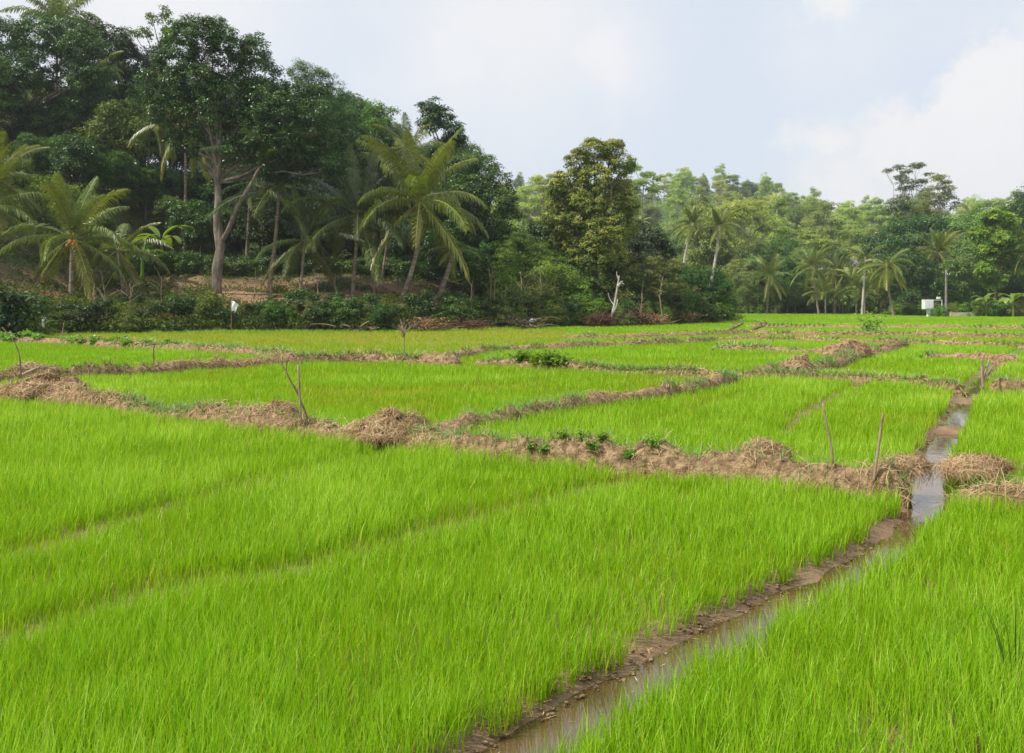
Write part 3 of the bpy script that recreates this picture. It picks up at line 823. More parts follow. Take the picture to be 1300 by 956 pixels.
Y = base_Y(1111, 598, .32)
stick('bamboo_stake', 'shorter tan stake leaning right, next to the ditch', 'stake', [([W(1109, 612, Y), W(1111, 598, Y), W(1116, 562, Y), W(1121, 526, Y, -.05)], .014, .012)], 'pair of stakes by the ditch')
Y = base_Y(385, 532, .3)
stick('forked_stick', 'thin forked branch with a hooked twig stuck in the near bank', 'stick',
      [([W(392, 540, Y), W(390, 530, Y), W(378, 499, Y), W(367, 480, Y), W(355, 456, Y, .1)], .019, .010),
       ([W(370, 485, Y), W(365, 478, Y), W(363, 466, Y), W(367, 452, Y), W(371, 447, Y), W(373, 453, Y)], .010, .006)], None, 'twig')
stick('wooden_stake', 'straight tan stake crossing the forked branch on the near bank', 'stake', [([W(383, 540, Y, -.1), W(382, 530, Y, -.1), W(378.5, 464, Y, -.1)], .017, .015)])
Y = base_Y(26, 488, .3)
stick('bent_stick', 'thin stick curving over at the top at the left edge', 'stick', [([W(27.5, 494, Y), W(27, 484, Y), W(25, 450, Y), W(18, 433, Y), W(8, 421, Y), W(3, 416, Y)], .018, .009)], None, 'twig')
Y = base_Y(195, 460, .3)
stick('wooden_stake', 'short dark stake on the second bank at the left', 'stake', [([W(195, 466, Y), W(195.5, 436, Y)], .022, .018), ([W(193, 437.5, Y), W(199, 436.5, Y)], .015, .012)], None, 'twig')
Y = base_Y(40, 472, .5)
stick('fallen_branch', 'pale broken branch lying on the second bank at the left', 'branch', [([W(28, 476, Y), W(38, 471, Y), W(46, 468, Y), W(52, 464.5, Y)], .035, .02), ([W(40, 470, Y), W(60, 465.5, Y, .5), W(78, 463.5, Y, .9)], .02, .01)])
Y = base_Y(1246, 487, .3)
stick('forked_post', 'stout pale forked post at the bank gap over the ditch', 'post',
      [([W(1248, 494, Y), W(1247.5, 484, Y), W(1247, 475, Y), W(1246.5, 456, Y)], .034, .022), ([W(1248, 480, Y), W(1251, 470, Y), W(1256, 457, Y, .2)], .03, .02), ([W(1248, 483, Y), W(1254, 476, Y), W(1258, 470, Y, -.2), W(1259, 466, Y, -.2)], .028, .018)], None, 'stick')
Y = base_Y(512, 447, .3)
r_ = np.random.default_rng(3)
segs = [([W(513, 450, Y), W(513, 436, Y), W(513, 424, Y)], .022, .016)]
for k in range(20):
    a = W(513, 424 + r_.random() * 5, Y); bx = 513 + (r_.random() - .5) * 36; by = 404 + r_.random() * 16
    segs.append(([a, W((513 + bx) / 2 + r_.normal(), (a[2] * 0 + 424 + by) / 2 - 1, Y, r_.normal() * .5), W(bx, by, Y, r_.normal())], .010, .004))
stick('dead_sapling', 'leafless pale sapling with twiggy top standing in the yellow strip', 'sapling', segs, None, 'stick')
Y = base_Y(793, 430, .3)
stick('wooden_stake', 'tiny stake standing in the thin third bank in the middle', 'stake', [([W(793, 437, Y), W(793.5, 423, Y)], .03, .025)], None, 'twig')
stick('wooden_stake', 'tilted stick on the third bank at the far left before the bushes', 'stake', [([W(77, 430, 54), W(79, 424, 54), W(81, 410, 54)], .03, .025)])
# dead twisted logs in far fields
def log(label, pts, Yy, r0, seed):
    r = np.random.default_rng(seed)
    segs = [([W(px, py, Yy, dy) for px, py, dy in pts], r0, r0 * .5)]
    for k in range(4):
        px, py, dy = pts[1 + k % (len(pts) - 1)]
        segs.append(([W(px, py, Yy, dy), W(px + 8 * r.normal(), py - 3 - 4 * r.random(), Yy, dy + r.normal() * .6)], r0 * .5, r0 * .2))
    stick('fallen_branch', label, 'branch', segs, None, 'twig')
log('bare fallen branch lying in the field in front of the round bush', [(918, 421, 0), (928, 418, .3), (938, 413, .8), (944, 410, 1)], 62, .12, 1)
log('forked fallen branch right of the round bush, on the far bank', [(955, 418, 0), (966, 415, .5), (974, 411, 1)], 62, .10, 2)
log('dark log lying on the diagonal bank', [(1094, 440, 0), (1106, 441, 0), (1120, 441, .3)], 36.5, .07, 3)

# flags --------------------------------------------------------------
def flag(label, px, pyb, pyt, Yy, w, h, seed, droop):
    x0, z0 = XY(px, Yy), hz(XY(px, Yy), Yy)
    root = thing('flag', label, 'flag', (x0, Yy, z0), 'white rag flags at the field edge')
    top = ZY(pyt, Yy) - z0
    a = Acc(); tube(a, curve((0, 0, -.2), (.02, 0, top), (.03, 0, 0), 8), np.linspace(.03, .02, 8), 7)
    obj('pole', a.mesh('flag_pole', M['twig'], True), root)
    r = np.random.default_rng(seed)
    nu, nv = 12, 12
    V = []
    for j in range(nv + 1):
        for i in range(nu + 1):
            s = i / nu; t = j / nv
            sag = droop * s * s
            x = .02 + w * s * (1 - .35 * t * s) + .05 * math.sin(7 * t + 3 * s) * s
            z = top - h * t * (1 - .45 * s * (0 if t < .5 else 1) * abs(math.sin(5 * s))) - sag
            y = .10 * math.sin(9 * s + 4 * t) * s + .05 * math.cos(6 * t) * s
            V.append((x, y, z))
    Q = [(j * (nu + 1) + i, j * (nu + 1) + i + 1, (j + 1) * (nu + 1) + i + 1, (j + 1) * (nu + 1) + i) for j in range(nv) for i in range(nu)]
    a = Acc(); a.add(V, Q)
    o = obj('cloth', a.mesh('flag_cloth', M['cloth'], True), root)
    md = o.modifiers.new('thickness', 'SOLIDIFY'); md.thickness = .006
flag('torn white flag on a tall pole before the bushes, below the large forked trunk', 293, 431, 382, 58.5, .46, .70, 1, .30)
flag('small drooping white rag flag on a stick at the far left', 52.5, 427, 401, 54, .22, .72, 2, .12)
# white plastic bag caught on brush
def bag(label, px, py, Yy, s):
    x, z = XY(px, Yy), ZY(py, Yy)
    nu, nv = 16, 10
    V = []
    for j in range(nv + 1):
        ph = -math.pi / 2 + math.pi * j / nv
        for i in range(nu):
            th = 2 * math.pi * i / nu
            q = 1 + .25 * math.sin(3 * th + 4 * ph) + .12 * math.cos(7 * th)
            V.append((s * q * math.cos(th) * math.cos(ph) * 1.2, s * q * math.sin(th) * math.cos(ph), s * .85 * math.sin(ph)))
    Q = [(j * nu + i, j * nu + (i + 1) % nu, (j + 1) * nu + (i + 1) % nu, (j + 1) * nu + i) for j in range(nv) for i in range(nu)]
    a = Acc(); a.add(V, Q)
    o = obj('plastic_bag', a.mesh('plastic_bag', M['cloth'], True)); o.location = (x, Yy, z)
    tag(o, label, 'bag')
bag('crumpled white plastic bag caught on the brush at the bank foot', 676, 407, 70.3, .2)

# ------------------------------------------------------------------ broadleaf trees
def skeleton(acc, lobes, r, tr, fork, lean=(0, 0), limbs=None):
    lobes = np.asarray(lobes)
    top = np.array([lean[0], lean[1], fork])
    P = curve((0, 0, -.6), top, (0, 0, 0), 9, wig=tr * 1.2, seed=int(r.integers(1e6)))
    tube(acc, P, np.linspace(tr * 1.25, tr * .75, 9) * np.r_[1.25, 1.05, np.ones(7)], 10, wob=.14)
    for k, (x, y, z, rx, ry, rz) in enumerate(lobes):
        t = np.array([x, y, z - rz * .15])
        if t[2] < fork * .6: s0 = P[5]
        else: s0 = P[-1] if r.random() < .7 else P[-2]
        l = np.linalg.norm(t - s0)
        B_ = curve(s0, t, (0, 0, -.06 * l) if r.random() < .5 else (0, 0, .06 * l), 8, wig=.07 * l, seed=int(r.integers(1e6)))
        tube(acc, B_, np.linspace(tr * .5, tr * .10, 8), 7, wob=.1)
        for q in range(4):
            v = runit(1, r)[0]; v[2] = abs(v[2]) * .8
            e = t + v * np.array([rx, ry, rz]) * .85
            s1 = B_[5 + q % 3]
            tube(acc, curve(s1, e, (0, 0, .05), 5, wig=.05 * np.linalg.norm(e - s1), seed=int(r.integers(1e6))), np.linspace(tr * .13, tr * .03, 5), 5)

def hero(label, tpx, Yy, lpx, mat, seed, L=.24, Wd=.12, clump=.6, per=60, tr=.28, fork=.45, name='broadleaf_tree', cat='tree', group=None, depth=.55, dens=1.0,
         tint0=.5, tvar=.3, flat=.75, up=.6, bark='bark', base_dy=0, hang=0., inner=.35, zscale=1.0, lean=None, trunk_extra=None):
    r = np.random.default_rng(seed)
    bx = XY(tpx, Yy); bz = hz(bx, Yy)
    lobes = []
    zs = [ZY(p[1], Yy) - bz for p in lpx]
    for k, p in enumerate(lpx):
        px, py, rp = p[:3]; rz_ = p[3] if len(p) > 3 else rp * .85
        R_ = rp / F * Yy
        dy = (r.random() - .5) * 2 * depth * R_ * 1.6 if len(lpx) > 2 else 0
        lobes.append((XY(px, Yy) - bx, dy, ZY(py, Yy) - bz, R_, R_, rz_ / F * Yy))
    root = thing(name, label, cat, (bx, Yy, bz), group)
    zmin = min(l[2] - l[5] for l in lobes); zmean = np.mean([l[2] for l in lobes])
    fk = max(.4, zmin + fork * (zmean - zmin))
    cx = np.mean([l[0] for l in lobes])
    a = Acc(); skeleton(a, lobes, r, tr, fk, lean=(lean if lean is not None else (cx * .5, 0)))
    if trunk_extra:
        for pts, r0, r1 in trunk_extra:
            P = np.array([(XY(px, Yy + dy) - bx, dy, ZY(py, Yy) - bz) for px, py, dy in pts])
            d = np.r_[0, np.cumsum(np.linalg.norm(np.diff(P, axis=0), axis=1))]
            s = np.linspace(0, d[-1], 3 * len(P)); P = np.stack([np.interp(s, d, P[:, q]) for q in range(3)], 1)
            P[1:-1] = (P[:-2] + 2 * P[1:-1] + P[2:]) / 4
            tube(a, P, np.linspace(r0, r1, len(P)), 9, wob=.14)
    obj('trunk', a.mesh('trunk', M[bark], True), root)
    a = Acc(); crown(a, lobes, r, clump, per, L, Wd, up=up, dens=dens, tint0=tint0, tvar=tvar, flat=flat, hang=hang, inner=inner)
    obj('crown', a.mesh('crown', M[mat]), root)
    return root

hero('tall wide dark tree filling the top left corner', 30, 92,
     [(15, 62, 34), (50, 48, 32), (88, 50, 32), (118, 68, 28), (30, 100, 40), (85, 100, 38), (125, 108, 28), (10, 140, 34), (60, 148, 32), (105, 145, 30), (-20, 110, 40), (-45, 80, 40)],
     'dark', 11, L=.26, Wd=.13, tr=.32, trunk_extra=[([(28, 250, 0), (24, 200, 0), (12, 165, 0)], .2, .1), ([(25, 205, 0), (33, 185, 0), (40, 150, .5)], .14, .08)])
hero('dark spreading tree right of the top left crown, behind the thin palm', 140, 102,
     [(140, 62, 30), (165, 78, 30), (120, 48, 22), (150, 105, 30), (178, 115, 26), (130, 135, 24), (165, 150, 20), (112, 45, 16), (186, 92, 22)], 'deep', 12, L=.3, Wd=.13, tr=.3)
hero('sparse pale-leaved tree top poking above the dark crowns', 205, 100,
     [(205, 14, 9), (214, 32, 11), (192, 24, 8), (186, 44, 9), (218, 48, 10), (206, 60, 14), (170, 42, 7)], 'mid', 13, L=.3, Wd=.14, clump=.45, per=26, tr=.16, dens=.8, tint0=.8)
hero('massive dark-crowned tree with forked grey trunk behind the white flag', 275, 71.5,
     [(222, 68, 32), (258, 48, 26), (288, 62, 28), (318, 88, 32), (200, 108, 30), (245, 105, 34), (290, 118, 34), (335, 128, 34), (210, 140, 26), (262, 150, 32), (310, 160, 32), (360, 150, 30), (375, 120, 22), (238, 180, 26), (345, 185, 28), (300, 195, 22), (400, 150, 24), (412, 182, 22), (385, 205, 20), (425, 212, 16), (345, 212, 20), (405, 118, 14), (236, 38, 18), (270, 35, 14), (324, 60, 18), (372, 185, 22)],
     'dark', 14, L=.21, Wd=.11, clump=.5, per=62, tr=.30, fork=.2, lean=(.15, 0),
     trunk_extra=[([(273, 380, 0), (277, 345, 0), (281, 310, 0), (277, 275, 0), (276, 240, 0), (272, 210, .2), (282, 185, .5), (300, 176, 1), (318, 175, 1.2)], .37, .10),
                  ([(277, 230, 0), (280, 205, -.3), (278, 180, -.6)], .2, .1),
                  ([(281, 308, 0), (292, 288, -.3), (300, 265, -.6), (316, 240, -.8), (330, 214, -1), (350, 205, -1)], .2, .09)])
hero('feathery grey-green tree with rounded top right of the massive tree', 412, 90,
     [(398, 100, 22), (420, 122, 22), (380, 92, 14), (412, 150, 28), (440, 150, 18), (430, 178, 24), (395, 130, 20)], 'deep', 15, L=.2, Wd=.07, clump=.5, per=60, tr=.22, tint0=.7)
hero('dark twiggy tree between the grey-green tree and the big palm', 452, 88,
     [(445, 185, 26), (472, 205, 24), (440, 220, 26), (480, 235, 20), (420, 215, 22), (460, 250, 22), (408, 245, 20)], 'deep', 16, L=.22, Wd=.09, clump=.5, per=52, tr=.24, tint0=.4)
hero('slim tree with yellowing crown tip left of the big palm', 480, 94,
     [(474, 140, 13), (484, 160, 13), (470, 170, 18), (494, 178, 10), (500, 140, 6), (460, 195, 22), (490, 200, 14)], 'mid', 17, L=.26, Wd=.12, tr=.2, tint0=.65, tvar=.5)
hero('dark round tree top right behind the big palm', 562, 92,
     [(546, 140, 14), (562, 150, 15), (577, 165, 12), (548, 160, 14), (570, 180, 14), (583, 178, 8), (560, 200, 18)], 'dark', 18, L=.28, Wd=.15, tr=.22, tint0=.35)
hero('broad dark tree with yellow-tipped leaves at the right end of the tall wood', 606, 84,
     [(590, 215, 22), (612, 215, 24), (632, 235, 18), (600, 245, 28), (630, 262, 24), (578, 255, 20), (645, 275, 15), (615, 285, 28), (590, 290, 25), (640, 305, 20), (575, 212, 12)],
     'dark', 19, L=.24, Wd=.12, tr=.26, fork=.2, tint0=.5, tvar=.45)
hero('large free-standing tree of pale yellow-green foliage in the middle', 757, 84,
     [(752, 196, 19), (776, 192, 16), (787, 212, 17), (735, 205, 15), (722, 232, 20), (705, 240, 13), (756, 228, 20), (790, 240, 18), (712, 258, 20), (742, 262, 27), (778, 268, 27), (798, 262, 12), (730, 288, 24), (765, 300, 28), (703, 282, 16), (796, 292, 14), (716, 304, 14), (750, 326, 24), (780, 330, 20), (735, 318, 18)],
     'flower', 20, L=.2, Wd=.12, clump=.42, per=58, tr=.34, fork=.3, tint0=.62, tvar=.45, flat=.7, inner=.25)
hero('dark dome-shaped tree behind and right of the pale middle tree', 822, 98,
     [(812, 300, 22), (828, 305, 20), (842, 322, 16), (808, 325, 22), (830, 332, 22)], 'deep', 21, L=.26, Wd=.14, tr=.25, fork=.2, tint0=.35)
hero('dense round bushy tree at the right tip of the wooded bank', 896, 95,
     [(880, 350, 17), (900, 356, 18), (914, 368, 15), (878, 372, 18), (900, 380, 20), (922, 384, 11), (868, 362, 12), (885, 395, 14), (910, 396, 14)],
     'mid', 22, L=.2, Wd=.08, clump=.5, per=62, tr=.2, fork=.2, tint0=.35, hang=.5)
hero('airy mid-green tree at the left foot of the pale middle tree', 668, 81,
     [(660, 312, 20), (682, 322, 20), (645, 330, 20), (700, 335, 18), (670, 345, 22), (690, 355, 20), (640, 352, 18)], 'mid', 23, L=.16, Wd=.05, clump=.5, per=60, tr=.14, tint0=.6, flat=.5)
hero('bright bushy tree just left of the pale tree, over the brush', 705, 79,
     [(690, 345, 16), (712, 350, 16), (725, 362, 16), (700, 372, 18), (735, 378, 16)], 'mid', 24, L=.2, Wd=.09, tr=.12, tint0=.75)
hero('olive airy tree behind the white dead trunk', 820, 84,
     [(800, 352, 17), (822, 348, 18), (845, 352, 17), (810, 368, 17), (838, 370, 18), (858, 366, 13), (782, 365, 14), (795, 338, 14), (830, 336, 15), (852, 342, 13)], 'olive', 25, L=.17, Wd=.06, clump=.45, per=60, tr=.14, tint0=.62, flat=.6)
hero('leafy green tree under the left edge palms', 60, 74,
     [(35, 258, 20), (62, 245, 20), (20, 285, 22), (90, 250, 16), (50, 280, 22), (115, 262, 14), (15, 320, 22), (80, 285, 14)], 'mid', 26, L=.24, Wd=.11, tr=.14, tint0=.65, dens=.8)
hero('fine-leaved tree top between the left crown and the thin palm', 175, 96,
     [(170, 190, 18), (195, 200, 16), (150, 215, 18), (180, 225, 20), (205, 220, 14)], 'deep', 27, L=.24, Wd=.1, tr=.16)

# prototypes for copies ------------------------------------------------
def proto_tree(name, mat, seed, h, lob, L, Wd, clump, per, tr, bark='bark', **kw):
    r = np.random.default_rng(seed)
    root = thing(name, name, 'tree', (0, -60, -40))
    a = Acc(); skeleton(a, lob, r, tr, h * kw.pop('fork', .4)); obj('trunk', a.mesh('trunk', M[bark], True), root)
    a = Acc(); crown(a, lob, r, clump, per, L, Wd, **kw); obj('crown', a.mesh('crown', M[mat]), root)
    return root
def round_lobes(r, h, R, n, zlo=.45, squash=.8):
    out = []
    for k in range(n):
        t = k / max(1, n - 1)
        a = k * 2.4 + r.random()
        z = h * (zlo + (1 - zlo) * (.15 + .75 * t))
        q = R * (.65 if k else .2) * math.sqrt(max(.05, 1 - (t * .9) ** 2))
        s = R * (.42 + .22 * r.random())
        out.append((q * math.cos(a), q * math.sin(a), z, s, s, s * squash))
    return out
def flat_lobes(r, h, R, n, zlo=.5):
    out = []
    for k in range(n):
        t = (k + .5) / n; a = k * 2.4 + r.random() * .8
        q = R * (.25 + .7 * r.random()) * (1.1 - .5 * t)
        s = R * (.22 + .34 * r.random())
        out.append((q * math.cos(a), q * math.sin(a), h * (zlo + (1 - zlo) * t) + (r.random() - .5) * h * .12, s, s * (.7 + .5 * r.random()), s * (.35 + .3 * r.random())))
    return out
rp = np.random.default_rng(77)
PT = []
PROTOS = []
def reg(o): PROTOS.append(o); return o
UNDER = [reg(proto_tree('understory_tree', ['deep', 'dark', 'mid'][k], 200 + k, 8, round_lobes(rp, 8, 3.0, 8, .3), .3, .14, .65, 46, .15)) for k in range(3)]
RWOOD = [reg(proto_tree('woodland_tree', ['dark', 'hilldark', 'mid'][k], 210 + k, 15, round_lobes(rp, 15, 4.8, 11, .3), .42, .2, 1.0, 44, .25)) for k in range(3)]
HILLF = [reg(proto_tree('feathery_tree', 'hill', 220 + k, 17, flat_lobes(rp, 17, 5.0, 12 + 2 * k, .55 - .08 * k), .42, .19, .75, 30, .34, 'palebark', flat=.6, up=.9, fork=.6, inner=.7, rag=.25, dens=1.1)) for k in range(3)]
HILLR = [reg(proto_tree('hill_tree', ['hilldark', 'hill', 'hilldark'][k], 230 + k, 14, round_lobes(rp, 14, 4.2, 11, .35), .45, .22, .8, 34, .22, rag=.22)) for k in range(3)]

def place(px, Yy, src, h_scale, label, group, name=None, rz=None):
    x = XY(px, Yy)
    o = dup(src, (x, Yy, hz(x, Yy) - .1), rng.random() * 6.28 if rz is None else rz, h_scale, label, group)
    return o
# understory up the left slope (dense, dark)
for row, (Yy, lo, hi, st, sc) in enumerate([(84, 100, 560, 50, .62), (92, -40, 600, 42, .85), (101, -60, 600, 42, 1.0), (112, -60, 600, 40, 1.2), (124, -80, 520, 36, 1.45)]):
    for px in np.arange(lo, hi, st):
        p = px + (rng.random() - .5) * 26
        if row == 0 and 140 < p < 250 and rng.random() < .4: continue
        place(p, Yy + (rng.random() - .5) * 6, UNDER[rng.integers(0, 3)] if row else UNDER[rng.integers(0, 2)], sc * (.75 + .5 * rng.random()), 'dark understory tree standing in the shade between the tall trunks on the left slope', 'understory trees on the left slope')
for px, Yy, s in [(-20, 112, 1.1), (20, 110, 1.0), (45, 113, 1.1), (75, 112, 1.0), (100, 114, 1.1), (0, 120, 1.3), (35, 122, 1.3), (60, 121, 1.3), (150, 118, 1.2), (180, 120, 1.2), (215, 118, 1.1)]:
    place(px, Yy, UNDER[rng.integers(0, 2)], s, 'dense dark tree closing the gap along the crest of the left slope', 'trees along the crest of the left slope')
for px, Yy, s in [(20, 77, .5), (120, 84, .55), (150, 86, .6), (185, 88, .6), (215, 87, .5), (255, 86, .5), (300, 85, .5), (330, 87, .55), (365, 84, .45), (420, 85, .5), (130, 78, .45), (40, 84, .6), (75, 86, .6)]:
    place(px, Yy, UNDER[2], s * (.85 + .3 * rng.random()), 'sunlit green shrubby tree low on the left slope between the trunks', 'shrubby trees low on the left slope')
for px, Yy, s in [(560, 80, .6), (600, 78, .55), (625, 84, .75), (655, 88, .8), (690, 92, .9), (720, 95, .9), (855, 100, .65), (830, 108, .9), (780, 100, .8)]:
    place(px, Yy, UNDER[2 if rng.random() < .5 else 1], s * (.85 + .3 * rng.random()), 'bushy low tree behind the brush on the right part of the wooded bank', 'low trees on the right of the bank')

# ------------------------------------------------------------------ bushes
def proto_bush(name, mat, seed, R_, h, n, L, Wd, clump, per, **kw):
    r = np.random.default_rng(seed)
    lob = []
    for k in range(n):
        a = r.random() * 6.28; q = R_ * .85 * math.sqrt(r.random()); s = R_ * (.2 + .32 * r.random())
        lob.append((q * math.cos(a), q * math.sin(a), h * (.2 + .8 * r.random() ** 1.5), s, s, min(s * (.6 + .7 * r.random()), h * .5)))
    root = thing(name, name, 'bush', (0, -60, -40))
    a = Acc()
    for x, y, z, rx, ry, rz in lob:
        tube(a, curve((x * .2, y * .2, -.1), (x, y, z), (0, 0, .1), 5), np.linspace(.035, .012, 5), 5)
    obj('stem', a.mesh('bush_stem', M['twig'], True), root)
    a = Acc(); crown(a, lob, r, clump, per, L, Wd, **kw); obj('foliage', a.mesh('bush_foliage', M[mat]), root)
    return root
BUSH = [reg(proto_bush('leafy_bush', m, 400 + k, 1.35, 1.7, 9, .2, w, .30, 26, rag=.30, inner=.5)) for k, (m, w) in enumerate([('mid', .09), ('dark', .10), ('olive', .06), ('deep', .11)])]
LIMEB = [reg(proto_bush('bright_bush', 'lime', 410, 1.2, 1.5, 7, .2, .1, .3, 34, rag=.3))]
HEDGE = [reg(proto_bush('hedge_bush', 'dark', 420, 1.0, 1.0, 6, .12, .06, .3, 50, tint0=.6))]
def proto_grass(seed, n, h, mat):
    r = np.random.default_rng(seed)
    root = thing('tall_grass', 'tall_grass', 'grass clump', (0, -60, -40))
    a = Acc(); rr = .55 * np.sqrt(r.random(n)); an = r.random(n) * 6.28
    blades(a, rr * np.cos(an), rr * np.sin(an), np.full(n, -.05), an + r.normal(size=n) * .8, h * (.6 + .6 * r.random(n)), .1 + .3 * r.random(n), .5 + 1.0 * r.random(n), .035 + .02 * r.random(n), np.clip(r.normal(size=n) * .2 + .5, 0, 1), 3)
    obj('blades', a.mesh('grass_blades', M[mat]), root)
    return root
TALLG = [reg(proto_grass(430, 260, 1.5, 'mid')), reg(proto_grass(431, 260, 1.3, 'deep'))]
def fern(seed):
    r = np.random.default_rng(seed)
    root = thing('fern', 'fern', 'fern', (0, -60, -40))
    a = Acc()
    for k in range(14):
        az = k * 2.4; e0 = .5 + .7 * r.random()
        frond_geom(a, 1.6 * (.7 + .5 * r.random()), e0, 1.4, r, 16, .32, .07, az)
    obj('fronds', a.mesh('fern_fronds', M['mid']), root)
    return root

# ------------------------------------------------------------------ palms
def frond_geom(a, L, e0, droop, r, ns, ll, lw, az=0.0, tint0=.5, twist=.0, rach=None, hang=.45):
    n = 14
    s = np.linspace(0, 1, n)
    ang = e0 - droop * s ** 1.5
    dx = np.cos(ang) * L / (n - 1); dz = np.sin(ang) * L / (n - 1)
    X = np.r_[0, np.cumsum(dx[:-1])]; Z = np.r_[0, np.cumsum(dz[:-1])]
    ca, sa = math.cos(az), math.sin(az)
    P = np.stack([X * ca, X * sa, Z], 1)
    T = unit(np.gradient(P, axis=0))
    side0 = np.array([-sa, ca, 0])
    tube(rach if rach is not None else a, P, np.linspace(.045, .008, n) * L / 4.5, 5, tint=.85)
    k = np.linspace(.10, .99, ns)
    for sd in (-1, 1):
        kk = np.clip(k + r.normal(size=ns) * .004, .05, 1)
        p = np.stack([np.interp(kk, s, P[:, q]) for q in range(3)], 1)
        t = unit(np.stack([np.interp(kk, s, T[:, q]) for q in range(3)], 1))
        l = ll * (np.sin(np.pi * np.clip(kk * .86 + .10, 0, 1)) ** .6) * (.8 + .35 * r.random(ns))
        up = np.cross(t, side0[None, :] * np.ones_like(t)) * -1
        up = np.where(up[:, 2:3] < 0, -up, up)
        fw = np.interp(kk, [0, 1], [.35, 1.1])[:, None]
        d1 = unit(side0 * sd + t * fw + up * (.25 + .12 * r.normal(size=(ns, 1))) + np.array([0, 0, -.25]))
        hg = hang + .35 * r.random((ns, 1))
        d2 = unit(d1 + np.array([0, 0, -1.]) * hg * 2.0)
        m = p + d1 * l[:, None] * .45; e = m + d2 * l[:, None] * .55
        wv = unit(t + .3 * up) * lw * .5
        V = np.stack([p - wv * .6, p + wv * .6, m - wv, m + wv, e], 1).reshape(-1, 3)
        b = np.arange(ns)[:, None] * 5
        Q = b + np.array([[0, 1, 3, 2]]); Tt = b + np.array([[2, 3, 4]])
        tt = np.clip(tint0 + .3 * (r.random(ns) - .5) + .15 * (kk - .5), 0, 1)
        a.add(V, Q, Tt, np.repeat(tt, 5))
FR = {}
for mk in ('frond', 'fronddark', 'frondpale'):
    FR[mk] = []
    for k, (e0, dr, t0) in enumerate([(1.38, .5, .5), (1.05, 1.0, .5), (.65, 1.35, .52), (.2, 1.25, .55), (-.3, .95, .62), (-.8, .55, .8)]):
        row = []
        for v in range(3):
            r = np.random.default_rng(500 + k * 5 + v + 37 * len(mk))
            a = Acc(); frond_geom(a, 4.6 * (.95 + .15 * r.random()), e0 + .12 * r.normal(), dr * (.85 + .3 * r.random()), r, 56, .98, .08, tint0=t0 - .05, hang=.35 + .3 * v)
            row.append(a.mesh('frond', M[mk]))
        FR[mk].append(row)
def nut_mesh(mat, seed):
    r = np.random.default_rng(seed); a = Acc()
    nu, nv = 10, 7; V = []
    for j in range(nv + 1):
        ph = -math.pi / 2 + math.pi * j / nv
        for i in range(nu):
            th = 2 * math.pi * i / nu
            V.append((.13 * math.cos(th) * math.cos(ph), .13 * math.sin(th) * math.cos(ph), .16 * math.sin(ph) * (1 + .1 * math.sin(ph))))
    Q = [(j * nu + i, j * nu + (i + 1) % nu, (j + 1) * nu + (i + 1) % nu, (j + 1) * nu + i) for j in range(nv) for i in range(nu)]
    a.add(V, Q, None, r.random()); return a.mesh('coconut', M[mat], True)
NUT = {'nut': nut_mesh('nut', 1), 'greennut': nut_mesh('greennut', 2)}

def palm(label, bpx, Yy, cpx, cpy, fs, nf, seed, mat='frond', bend=.0, tr=.17, nuts=0, nutmat='greennut', elev=None, dyc=0., group=None, bark='palmbark', skip=None):
    r = np.random.default_rng(seed)
    bx = XY(bpx, Yy); bz = hz(bx, Yy)
    root = thing('coconut_palm', label, 'palm tree', (bx, Yy, bz), group)
    Yc = Yy + dyc
    c = np.array([XY(cpx, Yc) - bx, dyc, ZY(cpy, Yc) - bz])
    h = c[2]
    P = curve((0, 0, -.5), c, (bend, 0, 0), 26)
    rad = np.linspace(tr * 1.05, tr * .72, 26); rad[0] *= 1.7; rad[1] *= 1.35
    rad = rad * (1 + .05 * (np.arange(26) % 2))
    a = Acc(); tube(a, P, rad, 10, wob=.06, seed=seed)
    obj('trunk', a.mesh('palm_trunk', M[bark], True), root)
    for k in range(nf):
        t = ((k + .5) / nf) ** 1.2 * .93 if elev is None else elev[k % len(elev)]
        typ = int(np.clip(t * 6 + r.normal() * .35, 0, 5))
        az = k * 2.39996 + r.normal() * .15
        if skip and skip(az % 6.2832, typ): continue
        me = FR[mat][typ][r.integers(0, 3)]
        o = obj('frond', me, root)
        o.location = c + np.array([math.cos(az) * .12, math.sin(az) * .12, .12 - .25 * t]); s = fs * (.85 + .25 * r.random()) * (.86 if typ == 0 else 1)
        o.scale = (s, s, s); o.rotation_euler = (r.normal() * .24, r.normal() * .05, az)
    for k in range(nuts):
        az = k * 2.4 + r.random(); o = obj('coconut', NUT[nutmat], root)
        q = .24 + .14 * r.random()
        o.location = c + np.array([math.cos(az) * q, math.sin(az) * q, -.25 - .4 * r.random()]); o.scale = (fs * 1.05,) * 3 if fs < 1 else (1.15,) * 3
    return root
# left wood
palm('big leaning coconut palm with wide arching fronds in front of the wood', 506, 72, 533, 256, 1.5, 27, 1, bend=.55, tr=.19, nuts=9, nutmat='greennut')
palm('short thick palm trunk leaning right beside the big leaning palm', 553, 73.5, 577, 316, .55, 9, 2, tr=.21, bend=.05, elev=[.5, .6, .75, .85])
palm('young coconut palm with orange fruit at the left, fronds nearly to the ground', 90, 66, 92, 302, 1.2, 20, 3, tr=.17, nuts=12, nutmat='nut', elev=[.05, .1, .2, .3, .4, .5, .6, .72, .85, .95])
palm('coconut palm cut off by the left edge', -8, 70, -6, 228, 1.05, 20, 4, tr=.16)
palm('coconut palm with low crown at the left edge below the other', -14, 68, -16, 262, 1.15, 18, 44, tr=.16)
palm('slender straight coconut palm with drooping fronds behind the flag tree', 235, 84, 236, 158, 1.15, 18, 5, mat='frond', tr=.15, elev=[.3, .5, .65, .75, .85, .92, .97], nuts=6, nutmat='nut')
